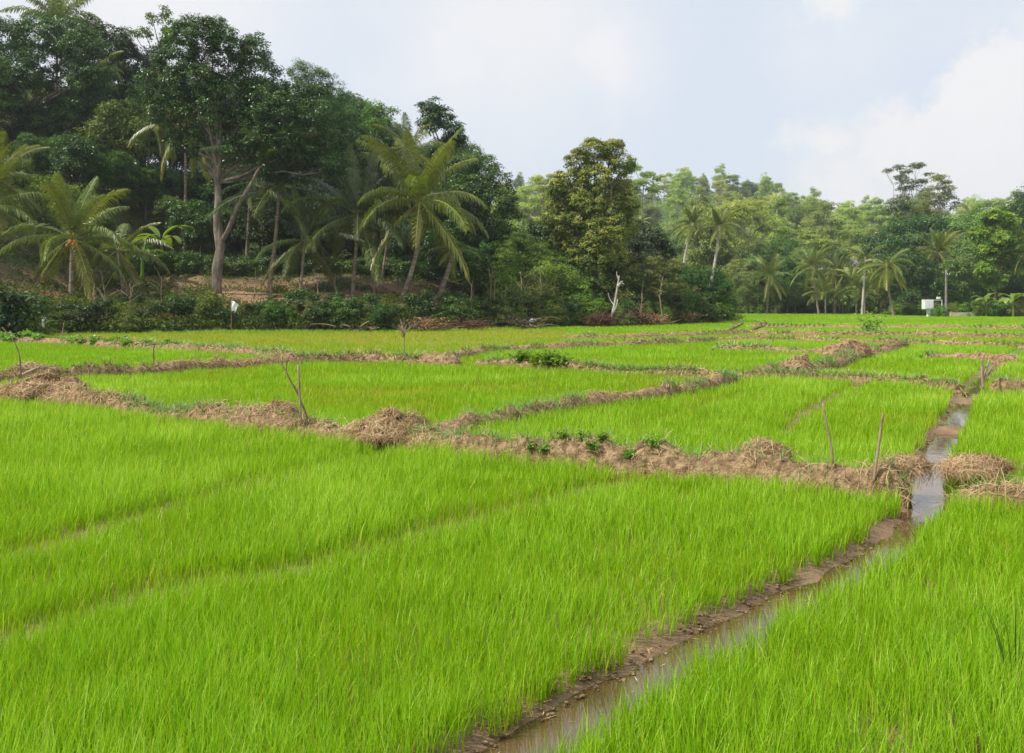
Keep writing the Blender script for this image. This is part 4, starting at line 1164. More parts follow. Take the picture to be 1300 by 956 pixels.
palm('thin palm with drooping fronds left of the slender straight palm', 188, 92, 189, 148, 1.05, 14, 51, mat='frond', tr=.12, elev=[.5, .65, .75, .85, .92, .97])
palm('coconut palm with dark crown right of the forked trunk', 340, 73, 355, 238, 1.35, 22, 6, mat='fronddark', bend=.1, tr=.18)
palm('small coconut palm with thin trunk between two dark palms', 379, 72, 386, 305, 1.05, 18, 7, mat='fronddark', tr=.13, bend=.08)
palm('coconut palm with shaded crown left of the big leaning palm', 447, 73, 455, 272, 1.3, 24, 8, mat='fronddark', tr=.15, nuts=5)
palm('pale thin palm trunk standing behind on the bare slope', 484, 80, 493, 300, .5, 8, 9, mat='fronddark', tr=.14)
palm('palm crown rising above the top left corner trees', 72, 104, 72, 28, 1.35, 22, 10, mat='frond', tr=.16)
palm('palm behind the big leaning palm, fronds above it', 520, 88, 520, 190, .9, 18, 91, mat='frond', tr=.15)
palm('palm fronds hanging from the dark trees beside the left tree crown', 118, 96, 120, 88, .8, 14, 92, mat='frond', tr=.14, elev=[.4, .6, .75, .85])
palm('shaded palm half hidden behind the forked trunk', 312, 82, 318, 232, .95, 18, 93, mat='fronddark', tr=.15)
palm('small shaded palm low behind the orange-fruited palm', 158, 70, 150, 318, .9, 16, 94, mat='frond', tr=.14, elev=[.2, .35, .5, .6, .75, .85])
# middle and right
palm('left one of two slim palms rising before the far hill', 868, 128, 880, 284, .72, 24, 11, bend=-.7, tr=.22, bark='palebark')
palm('right one of two slim palms rising before the far hill', 893, 126, 914, 288, .8, 26, 12, bend=.2, tr=.22, bark='palebark')
palm('coconut palm with spreading pale fronds at the far field edge', 973, 160, 977, 350, 1.05, 22, 13, tr=.2)
palm('coconut palm with feathery crown beside a pale trunk right of the spreading palm', 1040, 158, 1031, 338, 1.05, 20, 14, tr=.2)
palm('thin pale-trunked palm in front of the far banana grove', 1094, 152, 1099, 327, .75, 20, 15, tr=.2, bark='palebark', elev=[.3, .4, .5, .65, .8, .95])
palm('coconut palm with dark leaning trunk standing in the field edge grass', 1136, 136, 1126, 336, .95, 22, 16, tr=.19, bend=-.3, elev=[.35, .5, .6, .7, .8, .9, .97])
palm('full coconut palm crown in front of the dark wood behind the utility pole', 1190, 150, 1191, 320, 1.2, 28, 17, tr=.2)
palm('palm with drooping fronds at the right edge among banana plants', 1302, 140, 1304, 318, 1.0, 20, 18, tr=.18)
palm('smaller palm left of the thin pale-trunked palm', 1060, 165, 1062, 345, .9, 18, 19, tr=.17)
palm('palm half hidden on the slope behind the two slim palms', 900, 180, 902, 300, 1.0, 16, 20, tr=.18)
# low young palms of the far grove
for k, (px, py) in enumerate([(1048, 372), (1058, 380), (1038, 378), (1070, 358), (1087, 362), (1112, 360), (1122, 368), (1066, 372), (1098, 372)]):
    palm('low young palm with sun-bright fronds in the far sunny grove', px, 158 + 3 * (k % 4), px, py, .95, 13, 600 + k, mat='frondpale', tr=.14, elev=[.05, .2, .35, .5, .6], group='young palms in the far grove')

FERN = [reg(fern(440))]
# bushes along the left bank foot
k = 0
for px in np.arange(-40, 660, 9.0):
    x0 = XY(px, 64); ye = float(edgeY(np.array([x0]))[0])
    Yy = ye + .6 + 2.4 * rng.random()
    x = XY(px + (rng.random() - .5) * 6, Yy)
    q = rng.random()
    if 375 < px < 520:
        src = TALLG[rng.integers(0, 2)] if q < .65 else BUSH[rng.integers(0, 4)]; s = (.8 + .5 * rng.random())
    else:
        src = BUSH[rng.integers(0, 4)] if q < .72 else TALLG[rng.integers(0, 2)] if q < .86 else FERN[0]; s = (.38 + .95 * rng.random() ** 1.6) * (1.0 if px < 560 else .8)
    if 45 < px < 185: s *= .5
    elif 185 <= px < 560: s *= .68
    kind = src['category']
    lab = {'bush': 'leafy bush in the thick hedge line at the foot of the left bank', 'grass clump': 'clump of tall grass at the foot of the left bank', 'fern': 'arching fern at the foot of the left bank'}[kind]
    dup(src, (x, Yy, hz(x, Yy) - .05), rng.random() * 6.28, s, lab, {'bush': 'bushes along the foot of the left bank', 'grass clump': 'tall grass clumps on the left bank', 'fern': 'ferns on the left bank'}[kind])
for row, (dd, st, smin) in enumerate([(3.6, 12, .55), (5.6, 16, .45), (9, 26, .35)]):
    for px in np.arange(-40, 660, st):
        x0 = XY(px, 66); ye = float(edgeY(np.array([x0]))[0])
        Yy = ye + dd + 1.4 * (rng.random() - .5)
        x = XY(px + (rng.random() - .5) * 10, Yy)
        if 45 < px < 560 and rng.random() < .5: continue
        if row == 2 and 240 < px < 560 and rng.random() < .6: continue
        if row == 1 and 400 < px < 560 and rng.random() < .4: continue
        q = rng.random()
        src = BUSH[rng.integers(0, 4)] if q < .6 else TALLG[rng.integers(0, 2)] if q < .82 else FERN[0]
        kind = src['category']
        lab = {'bush': 'leafy bush growing on the left bank under the palms', 'grass clump': 'clump of tall grass on the slope under the palms', 'fern': 'fern on the slope under the palms'}[kind]
        dup(src, (x, Yy, hz(x, Yy) - .05), rng.random() * 6.28, smin * (.8 + .7 * rng.random()) * (.62 if 45 < px < 560 else 1), lab, {'bush': 'bushes on the left bank slope', 'grass clump': 'tall grass clumps on the slope', 'fern': 'ferns on the slope'}[kind])
# hedge of small bushes above the bare soil
for px in np.arange(190, 540, 11.0):
    for rr in range(2):
        Yy = float(edgeY(np.array([XY(px, 80)]))[0]) + 18.5 + rr * 2.6 + rng.random()
        x = XY(px + rng.random() * 6, Yy)
        dup(HEDGE[0], (x, Yy, hz(x, Yy) - .05), rng.random() * 6.28, 1.0 + .45 * rng.random(), 'low dark hedge bush above the bare soil terrace', 'hedge above the bare terrace')
# right part of the bank, px 640..930
for row, (dd, st, s0) in enumerate([(.7, 9, .65), (2.6, 10, .95), (5.0, 12, 1.25), (8, 16, 1.4)]):
    for px in np.arange(640, 915, st):
        x0 = XY(px, 75 + max(0, px - 800) * .13); ye = float(edgeY(np.array([x0]))[0])
        Yy = ye + dd + (rng.random() - .5) * 1.2
        p = px + (rng.random() - .5) * 7
        if row == 0 and (750 < p < 775 or 810 < p < 850 or 655 < p < 690): continue
        x = XY(p, Yy)
        q = rng.random()
        src = LIMEB[0] if q < .14 else BUSH[[0, 2, 2, 1][rng.integers(0, 4)]] if q < .8 else TALLG[0] if q < .9 else FERN[0]
        kind = src['category']
        lab = {'bush': 'leafy bush among the brush below the pale middle tree', 'grass clump': 'tall grass clump among the brush below the pale middle tree', 'fern': 'fern among the brush below the pale middle tree'}[kind]
        if src is LIMEB[0]: lab = 'bright yellow-green bush among the brush below the pale middle tree'
        dup(src, (x, Yy, hz(x, Yy) - .05), rng.random() * 6.28, s0 * (.7 + .5 * rng.random()), lab, {'bush': 'bushes on the right part of the bank', 'grass clump': 'tall grass on the right part of the bank', 'fern': 'ferns on the right part of the bank'}[kind] if src is not LIMEB[0] else 'bright bushes on the right part of the bank')

# dead white trunk, brush piles --------------------------------------
Y = 75.0
stick('dead_tree', 'bleached white dead trunk with a forked top before the bushes', 'dead tree',
      [([W(776, 403, Y), W(779, 392, Y), W(783, 370, Y), W(786, 350, Y)], .10, .05), ([W(780, 388, Y), W(774, 380, Y, .3), W(772, 372, Y, .3)], .05, .025), ([W(786, 356, Y), W(783, 349, Y, .2), W(783, 345, Y, .2)], .05, .03), ([W(784, 364, Y), W(790, 357, Y, -.3)], .12, .06), ([W(778, 398, Y), W(783, 388, Y, -.4), W(784, 380, Y, -.4)], .09, .04)], None, 'palebark')
def brush(label, px, py, Yy, w, h, n, seed, mat='twig', rad=.03, leafm=None):
    r = np.random.default_rng(seed)
    x = XY(px, Yy); z = hz(x, Yy)
    root = thing('brush_pile', label, 'brush pile', (x, Yy, z), 'piles of cut brush at the bank foot')
    a = Acc()
    for k in range(n):
        p0 = np.array([w * r.normal() * .35, w * r.normal() * .25, h * r.random() * .5])
        d = runit(1, r)[0]; d[2] = abs(d[2]) * .6 * (h / w)
        l = w * (.4 + .7 * r.random())
        P = curve(p0, p0 + d * l, runit(1, r)[0] * l * .14, 6)
        P[:, 2] = np.clip(P[:, 2], -.05, None)
        tube(a, P, np.linspace(rad * (.4 + r.random()), rad * .2, 6), 5, tint=r.random())
    obj('twigs', a.mesh('brush_twigs', M[mat], True), root)
    if leafm:
        m = 700; P = np.stack([w * r.normal(size=m) * .4, w * r.normal(size=m) * .3, h * r.random(m) * .8], 1)
        a = Acc(); leaves(a, P, runit(m, r), runit(m, r), .12 + .15 * r.random(m), .05 + .05 * r.random(m), r.random(m))
        obj('dead_leaves', a.mesh('brush_leaves', M[leafm]), root)
brush('dark reddish root mass beside the bleached dead trunk', 763, 405, 74.2, 1.4, 1.7, 240, 1, 'root', .035)
brush('bare grey brush pile beside the white plastic bag', 668, 410, 70.6, 2.2, 1.3, 90, 2, 'twig', .04)
brush('brush pile with orange dead leaves left of the round bushy tree', 828, 407, 79.0, 1.9, 1.3, 120, 3, 'twig', .04, 'rust')
brush('brown brush pile under the olive airy tree', 800, 400, 77.5, 1.8, 1.6, 110, 4, 'root', .04)
brush('dry twig pile below the big leaning palm', 540, 415, 64.2, 2.0, 1.2, 110, 5, 'twig', .035, 'rust')
brush('dry twigs below the short thick palm', 588, 408, 67.2, 2.2, 1.2, 110, 6, 'root', .035)
brush('heap of dead sticks under the young palm with orange fruit', 110, 418, 60, 1.8, 1.2, 60, 7, 'twig', .035)
brush('small orange dry leaf heap below the forked trunk', 208, 420, 62.3, .5, .5, 20, 8, 'twig', .02, 'rust')
brush('long dry sticks leaning at the bank foot below the shaded palm', 465, 417, 63.0, 2.0, .8, 40, 9, 'twig', .035)
brush('twig pile at the foot of the round bushy tree', 862, 405, 84.0, 2.2, 1.4, 100, 10, 'twig', .035, 'rust')

def sapling(label, px, Yy, top_py, seed, lean=0, mat='stick', leafy=False):
    r = np.random.default_rng(seed); x = XY(px, Yy); z = hz(x, Yy); h = ZY(top_py, Yy) - z
    root = thing('thin_sapling', label, 'sapling', (x, Yy, z), 'thin bare stems on the bank')
    a = Acc(); P = curve((0, 0, -.2), (lean, 0, h), (r.normal() * .15, 0, 0), 12, wig=.12, seed=seed); tube(a, P, np.linspace(.055, .02, 12), 6, wob=.2)
    for k in range(7):
        s0 = P[4 + k]; v = runit(1, r)[0]; v[2] = abs(v[2]) + .3; l = .5 + .8 * r.random()
        tube(a, curve(s0, s0 + v * l, (0, 0, .08), 5), np.linspace(.018, .006, 5), 5)
    obj('stem', a.mesh('sapling_stem', M[mat], True), root)
    if leafy:
        m = 160; q = P[r.integers(5, 12, m)] + r.normal(size=(m, 3)) * .45
        a = Acc(); leaves(a, q, runit(m, r), unit(r.normal(size=(m, 3)) + np.array([0, 0, 1.])), .16 + .12 * r.random(m), .07 + .05 * r.random(m), .3 + .6 * r.random(m)); obj('foliage', a.mesh('sapling_foliage', M['lime']), root)
for k, (px, tp, dd, lf) in enumerate([(205, 352, 7, 0), (228, 358, 6, 0), (345, 340, 9, 0), (322, 352, 8, 0), (405, 350, 8, 0), (430, 348, 10, 0), (470, 352, 9, 0), (600, 360, 3, 0), (622, 340, 5, 0), (640, 362, 2.5, 1), (664, 345, 5, 0), (685, 345, 5, 0), (655, 372, 2, 1), (845, 352, 3, 0), (812, 372, 1.5, 0), (630, 352, 3, 1), (135, 365, 4, 0), (160, 360, 4, 0), (120, 372, 3, 0)]):
    ye = float(edgeY(np.array([XY(px, 66)]))[0])
    sapling('thin leafy yellow-green sapling rising from the brush on the bank' if lf else 'thin bare pale stem rising among the bushes of the bank', px, ye + dd, tp, 900 + k, .25 * math.sin(k * 2.3), 'stick', bool(lf))

# banana plants -----------------------------------------------------
def banana_leaf(r, L, w):
    a = Acc(); n = 16
    s = np.linspace(0, 1, n); e0 = 1.0 + .25 * r.normal(); ang = e0 - (1.5 + .5 * r.random()) * s ** 1.4
    X = np.r_[0, np.cumsum(np.cos(ang[:-1]) * L / (n - 1))]; Z = np.r_[0, np.cumsum(np.sin(ang[:-1]) * L / (n - 1))]
    hw = w * .5 * np.where(s < .18, .05, np.sin(np.pi * np.clip((s - .14) / .88, 0, 1)) ** .5)
    V = np.concatenate([np.stack([X, np.zeros(n), Z], 1), np.stack([X, hw, Z + hw * .35 - .25 * hw * s], 1), np.stack([X, -hw, Z + hw * .35 - .25 * hw * s], 1)])
    Q = []; i = np.arange(n - 1)
    Q = np.concatenate([np.stack([i, i + 1, n + i + 1, n + i], 1), np.stack([2 * n + i, 2 * n + i + 1, i + 1, i], 1)])
    a.add(V, Q, None, np.clip(.5 + .3 * r.normal(size=3 * n) * .4, 0, 1))
    return a.mesh('banana_leaf', M['banana'], True)
rb = np.random.default_rng(9)
BL = [banana_leaf(rb, 2.6, .7) for _ in range(4)]
def banana(label, px, Yy, sc, seed, group=None, n=9):
    r = np.random.default_rng(seed)
    x = XY(px, Yy)
    root = thing('banana_plant', label, 'banana plant', (x, Yy, hz(x, Yy)), group, 0, sc)
    a = Acc(); tube(a, curve((0, 0, -.2), (0, 0, 2.3), (.05, 0, 0), 8), np.linspace(.16, .09, 8), 9)
    obj('stem', a.mesh('banana_stem', M['banana'], True), root)
    for k in range(n):
        o = obj('leaf', BL[r.integers(0, 4)], root); o.location = (0, 0, 2.1 + .25 * r.random())
        o.rotation_euler = (r.normal() * .15, -.5 + 1.0 * r.random(), k * 2.4 + r.normal() * .2); s = .75 + .35 * r.random(); o.scale = (s, s, s)
banana('banana plant in front of the dark wood, right of the utility pole', 1252, 132, .95, 1, n=12)
banana('tall banana plant near the right edge of the picture', 1286, 128, 1.0, 2, n=12)
banana('banana plant between the two near the right edge', 1272, 136, .8, 3, n=12)
banana('banana plant with torn bright leaf behind the young orange-fruited palm', 180, 74, 1.05, 4)
banana('shaded banana plant left of the slender straight palm', 205, 77, 1.15, 5)
for k, (px, Yy) in enumerate([(1078, 168), (1090, 172), (1103, 170), (1115, 166), (1070, 176), (1098, 180), (1120, 176), (1108, 184), (1084, 184)]):
    banana('pale banana plant in the far sunny grove behind the thin palm', px, Yy, 1.25 + .3 * rng.random(), 700 + k, 'bananas in the far grove', 8)

# ------------------------------------------------------------------ right wood and far hill
hero('left half of a pair of tall thin flat-layered trees above the right wood', 1150, 185,
     [(1128, 217, 6, 3), (1138, 214, 9, 4), (1152, 218, 7, 4), (1165, 211, 12, 4), (1148, 250, 9, 5), (1128, 268, 10, 5), (1162, 270, 10, 6), (1145, 232, 9, 5), (1158, 238, 8, 5), (1142, 226, 8, 4), (1146, 240, 7, 4), (1170, 230, 12, 5), (1180, 222, 6, 3), (1133, 258, 13, 6), (1150, 262, 13, 6), (1136, 280, 16, 8), (1160, 285, 14, 8), (1172, 245, 8, 5)],
     'hilldark', 31, L=.34, Wd=.15, clump=.5, per=20, tr=.26, fork=.15, name='layered_tree', tint0=.6, flat=.6, inner=.7, dens=.75, bark='palebark')
hero('right half of a pair of tall thin flat-layered trees above the right wood', 1188, 180,
     [(1188, 228, 8, 4), (1200, 232, 9, 5), (1180, 248, 8, 5), (1192, 250, 9, 5), (1204, 246, 8, 5), (1216, 258, 7, 4), (1182, 268, 9, 5), (1198, 268, 9, 5), (1194, 224, 10, 4), (1184, 240, 9, 4), (1199, 240, 10, 4), (1208, 252, 9, 4), (1178, 258, 11, 5), (1194, 258, 12, 5), (1210, 264, 6, 3), (1170, 264, 8, 4), (1188, 272, 10, 4)],
     'hilldark', 32, L=.34, Wd=.15, clump=.5, per=18, tr=.24, fork=.1, name='layered_tree', tint0=.65, flat=.6, inner=.7, dens=.7, bark='palebark')
hero('bright yellow-green big-leaved tree near the right edge', 1262, 142,
     [(1262, 278, 13), (1280, 282, 12), (1248, 298, 13), (1268, 305, 15), (1288, 305, 12), (1252, 322, 14), (1274, 330, 14), (1290, 335, 10), (1248, 345, 12), (1264, 358, 12)],
     'lime', 33, L=.42, Wd=.28, clump=.6, per=44, tr=.2, tint0=.55, tvar=.6)
hero('dark tall tree at the right edge of the picture', 1305, 165,
     [(1300, 250, 16), (1318, 262, 18), (1290, 268, 12), (1310, 290, 20), (1330, 290, 20)], 'dark', 34, L=.4, Wd=.2, clump=.9, per=42, tr=.3)
hero('dark leafy tree right of the leaning field-edge palm', 1160, 148,
     [(1150, 330, 18), (1170, 345, 18), (1145, 355, 16), (1165, 370, 18), (1185, 365, 15), (1150, 380, 14)], 'dark', 35, L=.34, Wd=.16, clump=.7, per=44, tr=.2)
hero('dark green hanging tree behind the utility pole', 1215, 148,
     [(1205, 345, 16), (1225, 340, 18), (1240, 360, 16), (1215, 365, 18), (1235, 380, 14), (1200, 378, 15), (1222, 388, 12)], 'deep', 36, L=.34, Wd=.14, clump=.7, per=44, tr=.2, tint0=.75)
g = 'trees of the dark right wood'
for px, py_top, Yy in [(1120, 300, 168), (1145, 285, 176), (1170, 280, 172), (1200, 283, 178), (1225, 276, 172), (1245, 272, 184), (1272, 272, 178), (1290, 285, 165), (1315, 260, 175), (1340, 265, 170), (1185, 300, 165), (1215, 305, 160), (1240, 305, 162), (1140, 325, 160), (1265, 320, 158), (1300, 330, 155), (1230, 330, 156), (1175, 330, 158), (1330, 320, 150), (1290, 350, 146), (1245, 365, 150), (1185, 372, 152)]:
    h = ZY(py_top, Yy) - hz(XY(px, Yy), Yy)
    place(px, Yy, RWOOD[rng.integers(0, 3) if rng.random() < .4 else rng.integers(0, 2)], h / 15.2, 'dark broad-crowned tree packed into the wood on the right', g)
g = 'trees at the far field edge'
for px, py_top, Yy in [(948, 345, 160), (965, 325, 172), (985, 318, 170), (1000, 330, 166), (1015, 335, 170), (1030, 345, 168), (955, 310, 185), (995, 305, 188), (1020, 318, 184), (938, 330, 172), (1045, 345, 182), (1060, 322, 187), (925, 325, 180), (1128, 345, 158), (1010, 360, 163), (985, 355, 164)]:
    h = ZY(py_top, Yy) - hz(XY(px, Yy), Yy)
    place(px, Yy, RWOOD[[0, 1, 1, 2][rng.integers(0, 4)]], h / 15.2, 'dark tree in the belt at the far field edge below the hill', g)
# low shrubs along the far field edge
for px in np.arange(925, 1330, 8.0):
    Yy = float(np.interp(px, [925, 1100, 1150, 1300], [168, 168, 141, 128])) + rng.random() * 3
    x = XY(px, Yy); q = rng.random()
    src = LIMEB[0] if q < .3 else BUSH[0] if q < .6 else BUSH[2] if q < .8 else TALLG[0]
    lab = 'clump of tall grass along the far field edge' if src is TALLG[0] else 'bright bush along the far field edge' if src is LIMEB[0] else 'green bush along the far field edge'
    dup(src, (x, Yy, hz(x, Yy) - .05), rng.random() * 6.28, .75 + .5 * rng.random(), lab, lab.replace('clump of ', '') + ' row')
dup(LIMEB[0], (XY(1190, 127.6), 127.6, 0), 1, .8, 'round pale bush between the white box and the utility pole', None)
# hill
HP = None
def hill_palm(px, Yy, sc):
    global HP
    x = XY(px, Yy)
    if HP is None:
        r = np.random.default_rng(640)
        HP = thing('coconut_palm', '', 'palm tree', (0, 0, 0))
        a = Acc(); tube(a, curve((0, 0, -.5), (.6, 0, 13), (.3, 0, 0), 8), np.linspace(.24, .16, 8), 7); obj('trunk', a.mesh('hill_palm_trunk', M['palebark'], True), HP)
        a = Acc()
        for k in range(18):
            t = (k + .5) / 18; b = Acc()
            frond_geom(b, 4.4, 1.3 - 2.0 * t, 1.1, r, 26, 1.0, .16, k * 2.4, tint0=.55)
            V = np.concatenate(b.V) + np.array([.6, 0, 13]); a.add(V, np.concatenate(b.Q), np.concatenate(b.T), np.concatenate(b.tint))
        obj('crown', a.mesh('hill_palm_crown', M['frondpale']), HP); PROTOS.append(HP)
        HP.location = (0, -60, -40)
    dup(HP, (x, Yy, hz(x, Yy) - .1), rng.random() * 6.28, sc, 'small distant palm among the trees of the far hill', 'palms on the far hill')
rows = [(182, 14), (196, 14), (212, 14), (232, 15), (255, 16), (282, 17), (312, 18), (345, 19), (382, 20), (425, 22), (470, 24), (515, 26), (555, 26), (578, 22)]
cnt = 0
for ri, (Yy, st) in enumerate(rows):
    lo = 640 if ri > 3 else 860
    stp = 8.0 * F / Yy * (1.0 if Yy < 300 else 1.15) * (.9 if Yy > 540 else 1)
    for px in np.arange(lo, 1340 if ri > 4 else 1150, stp):
        p = px + (rng.random() - .5) * stp * .7; yy = Yy + (rng.random() - .5) * 14
        if 1045 < p < 1120 and yy < 205: continue
        q = rng.random()
        fe = fbm(np.array([p / 60.]), np.array([yy / 50.]), 99, 2)[0]
        if q < (.72 if fe > .48 else .3):
            src = HILLF[rng.integers(0, 3)]; lab = 'pale feathery flat-topped tree on the far hill'; gg = 'feathery trees on the far hill'
        else:
            src = HILLR[rng.integers(0, 3)]; lab = 'darker round-crowned tree on the far hill'; gg = 'round trees on the far hill'
        s = .5 + .7 * rng.random() ** 1.4
        if rng.random() < .08 and p > 700 and yy > 290:
            hill_palm(p, yy, .9 + .5 * rng.random()); continue
        k1 = .75 + .5 * rng.random()
        place(p, yy, src, (s * k1, s * k1 * (.8 + .4 * rng.random()), s * (.8 + .5 * rng.random())), lab, gg); cnt += 1
hero('flat-topped feathery tree just visible left of the pale middle tree, on the skyline', 690, 250,
     [(682, 226, 8, 3), (694, 232, 8, 3), (700, 224, 6, 2.5), (686, 240, 9, 4)], 'hill', 51, L=.4, Wd=.25, clump=.8, per=30, tr=.2, name='feathery_tree', flat=.45)
hero('layered feathery tree on the skyline just right of the pale middle tree', 812, 240,
     [(806, 214, 9, 3), (822, 222, 9, 3), (838, 226, 8, 3), (812, 232, 10, 4), (830, 240, 10, 4)], 'hill', 52, L=.5, Wd=.25, clump=.8, per=30, tr=.2, name='feathery_tree', flat=.45)
hero('dark ragged tree standing alone on the skyline of the far hill', 972, 520,
     [(965, 240, 8), (975, 236, 7), (985, 240, 7), (990, 236, 4), (970, 252, 8), (980, 255, 7)], 'hilldark', 53, L=.7, Wd=.35, clump=1.0, per=30, tr=.35, name='hill_tree')

# scrub carpet between the hill trees (nobody could count it)
def build_scrub():
    r = np.random.default_rng(55); acc = Acc()
    n = 60000
    y = 172 + 430 * r.random(n) ** .9; x = (r.random(n) * 720 + 620 - 650) / F * y
    ok = ~((y < 190) & (x / y * F + 650 < 900))
    x, y = x[ok], y[ok]; n = len(x)
    z = terrain(x, y)
    k = 9
    P = np.repeat(np.stack([x, y, z + .3 + 4.2 * r.random(n) ** 1.6], 1), k, 0) + r.normal(size=(n * k, 3)) * np.array([1.0, 1.0, .6])
    N = unit(r.normal(size=(n * k, 3)) + np.array([0, 0, 1.])); D = r.normal(size=(n * k, 3))
    leaves(acc, P, D, N, .6 + .6 * r.random(n * k), .35 + .3 * r.random(n * k), np.clip(np.repeat(fbm(x / 12, y / 12, 3) * .9 - .2, k) + .4 * (r.random(n * k) - .5), 0, 1))
    tag(obj('undergrowth', acc.mesh('undergrowth', M['hill'])), 'green undergrowth covering the far hillside between the trees', 'undergrowth', None, 'stuff')
build_scrub()
# ground cover on the left slope
def build_cover():
    r = np.random.default_rng(56); acc = Acc()
    n = 26000
    px = r.random(n) * 1000 - 60; d = 60 * r.random(n) ** 1.5
    y = 70 + d; x = (px - 650) / F * y
    for _ in range(3): y = edgeY(x) + d + .4; x = (px - 650) / F * y
    nz = fbm(x / 2.2, y / 2.2, 81)
    ws = sstep(3, 5, d * .88) * (1 - sstep(12, 17, d * .88)) * sstep(.30, .52, nz) * (x < 0)
    keep = (r.random(n) > ws * .93)
    x, y = x[keep], y[keep]; n = len(x); z = terrain(x, y); k = 8
    P = np.repeat(np.stack([x, y, z + .03], 1), k, 0) + np.abs(r.normal(size=(n * k, 3))) * np.array([0, 0, .22]) + r.normal(size=(n * k, 3)) * np.array([.3, .3, 0])
    N = unit(r.normal(size=(n * k, 3)) * .8 + np.array([0, 0, 1.])); D = r.normal(size=(n * k, 3)) + np.array([0, 0, .5])
    leaves(acc, P, D, N, .16 + .2 * r.random(n * k), .06 + .08 * r.random(n * k), np.clip(np.repeat(fbm(x / 3, y / 3, 4), k) + .4 * (r.random(n * k) - .5), 0, 1))
    tag(obj('ground_cover', acc.mesh('ground_cover', M['mid'])), 'low leafy ground cover on the left slope under the trees', 'ground cover', None, 'stuff')
build_cover()

# ------------------------------------------------------------------ pole, white box, houses, wall, sapling
def box(a, lo, hi, tint=.5, bev=.0):
    x0, y0, z0 = lo; x1, y1, z1 = hi
    V = [(x0, y0, z0), (x1, y0, z0), (x1, y1, z0), (x0, y1, z0), (x0, y0, z1), (x1, y0, z1), (x1, y1, z1), (x0, y1, z1)]
    a.add(V, [(0, 3, 2, 1), (4, 5, 6, 7), (0, 1, 5, 4), (1, 2, 6, 5), (2, 3, 7, 6), (3, 0, 4, 7)], None, tint)
def bevel(o, w):
    m = o.modifiers.new('bevel', 'BEVEL'); m.width = w; m.segments = 2; m.limit_method = 'ANGLE'
Yp = 128.0
xp = XY(1201, Yp); root = thing('utility_pole', 'weathered grey utility pole in front of the right wood', 'utility pole', (xp, Yp, 0))
hp = ZY(343, Yp)
a = Acc(); tube(a, curve((0, 0, -.5), (0, 0, hp), (0, 0, 0), 10), np.linspace(.19, .12, 10), 12); obj('shaft', a.mesh('pole_shaft', M['concrete'], True), root)
a = Acc(); box(a, (-.12, -.22, hp - .75), (.5, -.14, hp - .62)); o = obj('cross_arm', a.mesh('pole_arm', M['metal']), root); bevel(o, .01)
for dx in (.1, .42):
    a = Acc(); tube(a, curve((dx, -.18, hp - .62), (dx, -.18, hp - .45), (0, 0, 0), 5), [.03, .05, .035, .05, .03], 8); obj('insulator', a.mesh('pole_insulator', M['white'], True), root)
# white box on post
Yb = 129.0; u = Yb / F
x0 = XY(1172, Yb); root = thing('white_box', 'small white box on a white post with open frame, left of the utility pole', 'box', (XY(1179.5, Yb), Yb, 0))
ox = XY(1179.5, Yb)
zt, zb = ZY(380.5, Yb), ZY(392.5, Yb)
a = Acc(); box(a, (XY(1172, Yb) - ox, -.5, zb), (XY(1183.5, Yb) - ox, .5, zt)); o = obj('cabinet', a.mesh('box_cabinet', M['white']), root); bevel(o, .03)
a = Acc(); box(a, (XY(1173.5, Yb) - ox, -.53, zb + .15), (XY(1177.5, Yb) - ox, -.503, zt - .15)); box(a, (XY(1178.5, Yb) - ox, -.53, zb + .15), (XY(1182.5, Yb) - ox, -.503, zt - .15)); obj('door', a.mesh('box_door', M['cloth']), root)
a = Acc(); box(a, (XY(1177, Yb) - ox, -.25, -.3), (XY(1180.5, Yb) - ox, .25, zb)); o = obj('post', a.mesh('box_post', M['white']), root); bevel(o, .02)
a = Acc(); xr = XY(1195, Yb) - ox; xl = XY(1183.5, Yb) - ox
box(a, (xl, -.3, zt - .10), (xr, -.2, zt - .02)); box(a, (xl, -.3, zb), (xr, -.2, zb + .08)); box(a, (xr - .08, -.3, zb + .08), (xr, -.2, zt - .10))
o = obj('frame', a.mesh('box_frame', M['white']), root); bevel(o, .01)
a = Acc(); box(a, (XY(1189.5, Yb) - ox, -.2, zt + .1), (XY(1193.5, Yb) - ox, .2, zt + .4)); tube(a, curve((XY(1191.5, Yb) - ox, 0, zt - .02), (XY(1191.5, Yb) - ox, 0, zt + .1), (0, 0, 0), 3), .04, 6); o = obj('lamp', a.mesh('box_lamp', M['cloth']), root); bevel(o, .04)
# low pale wall by the road on the right
xa, xb = XY(1206, 134), XY(1246, 134)
a = Acc(); box(a, (-(xb - xa) / 2, -.15, -.2), ((xb - xa) / 2, .15, .62)); o = obj('low_wall', a.mesh('low_wall', M['wallpale'])); o.location = ((xa + xb) / 2, 134, .0); bevel(o, .03)
tag(o, 'low pale roadside wall right of the utility pole', 'wall')
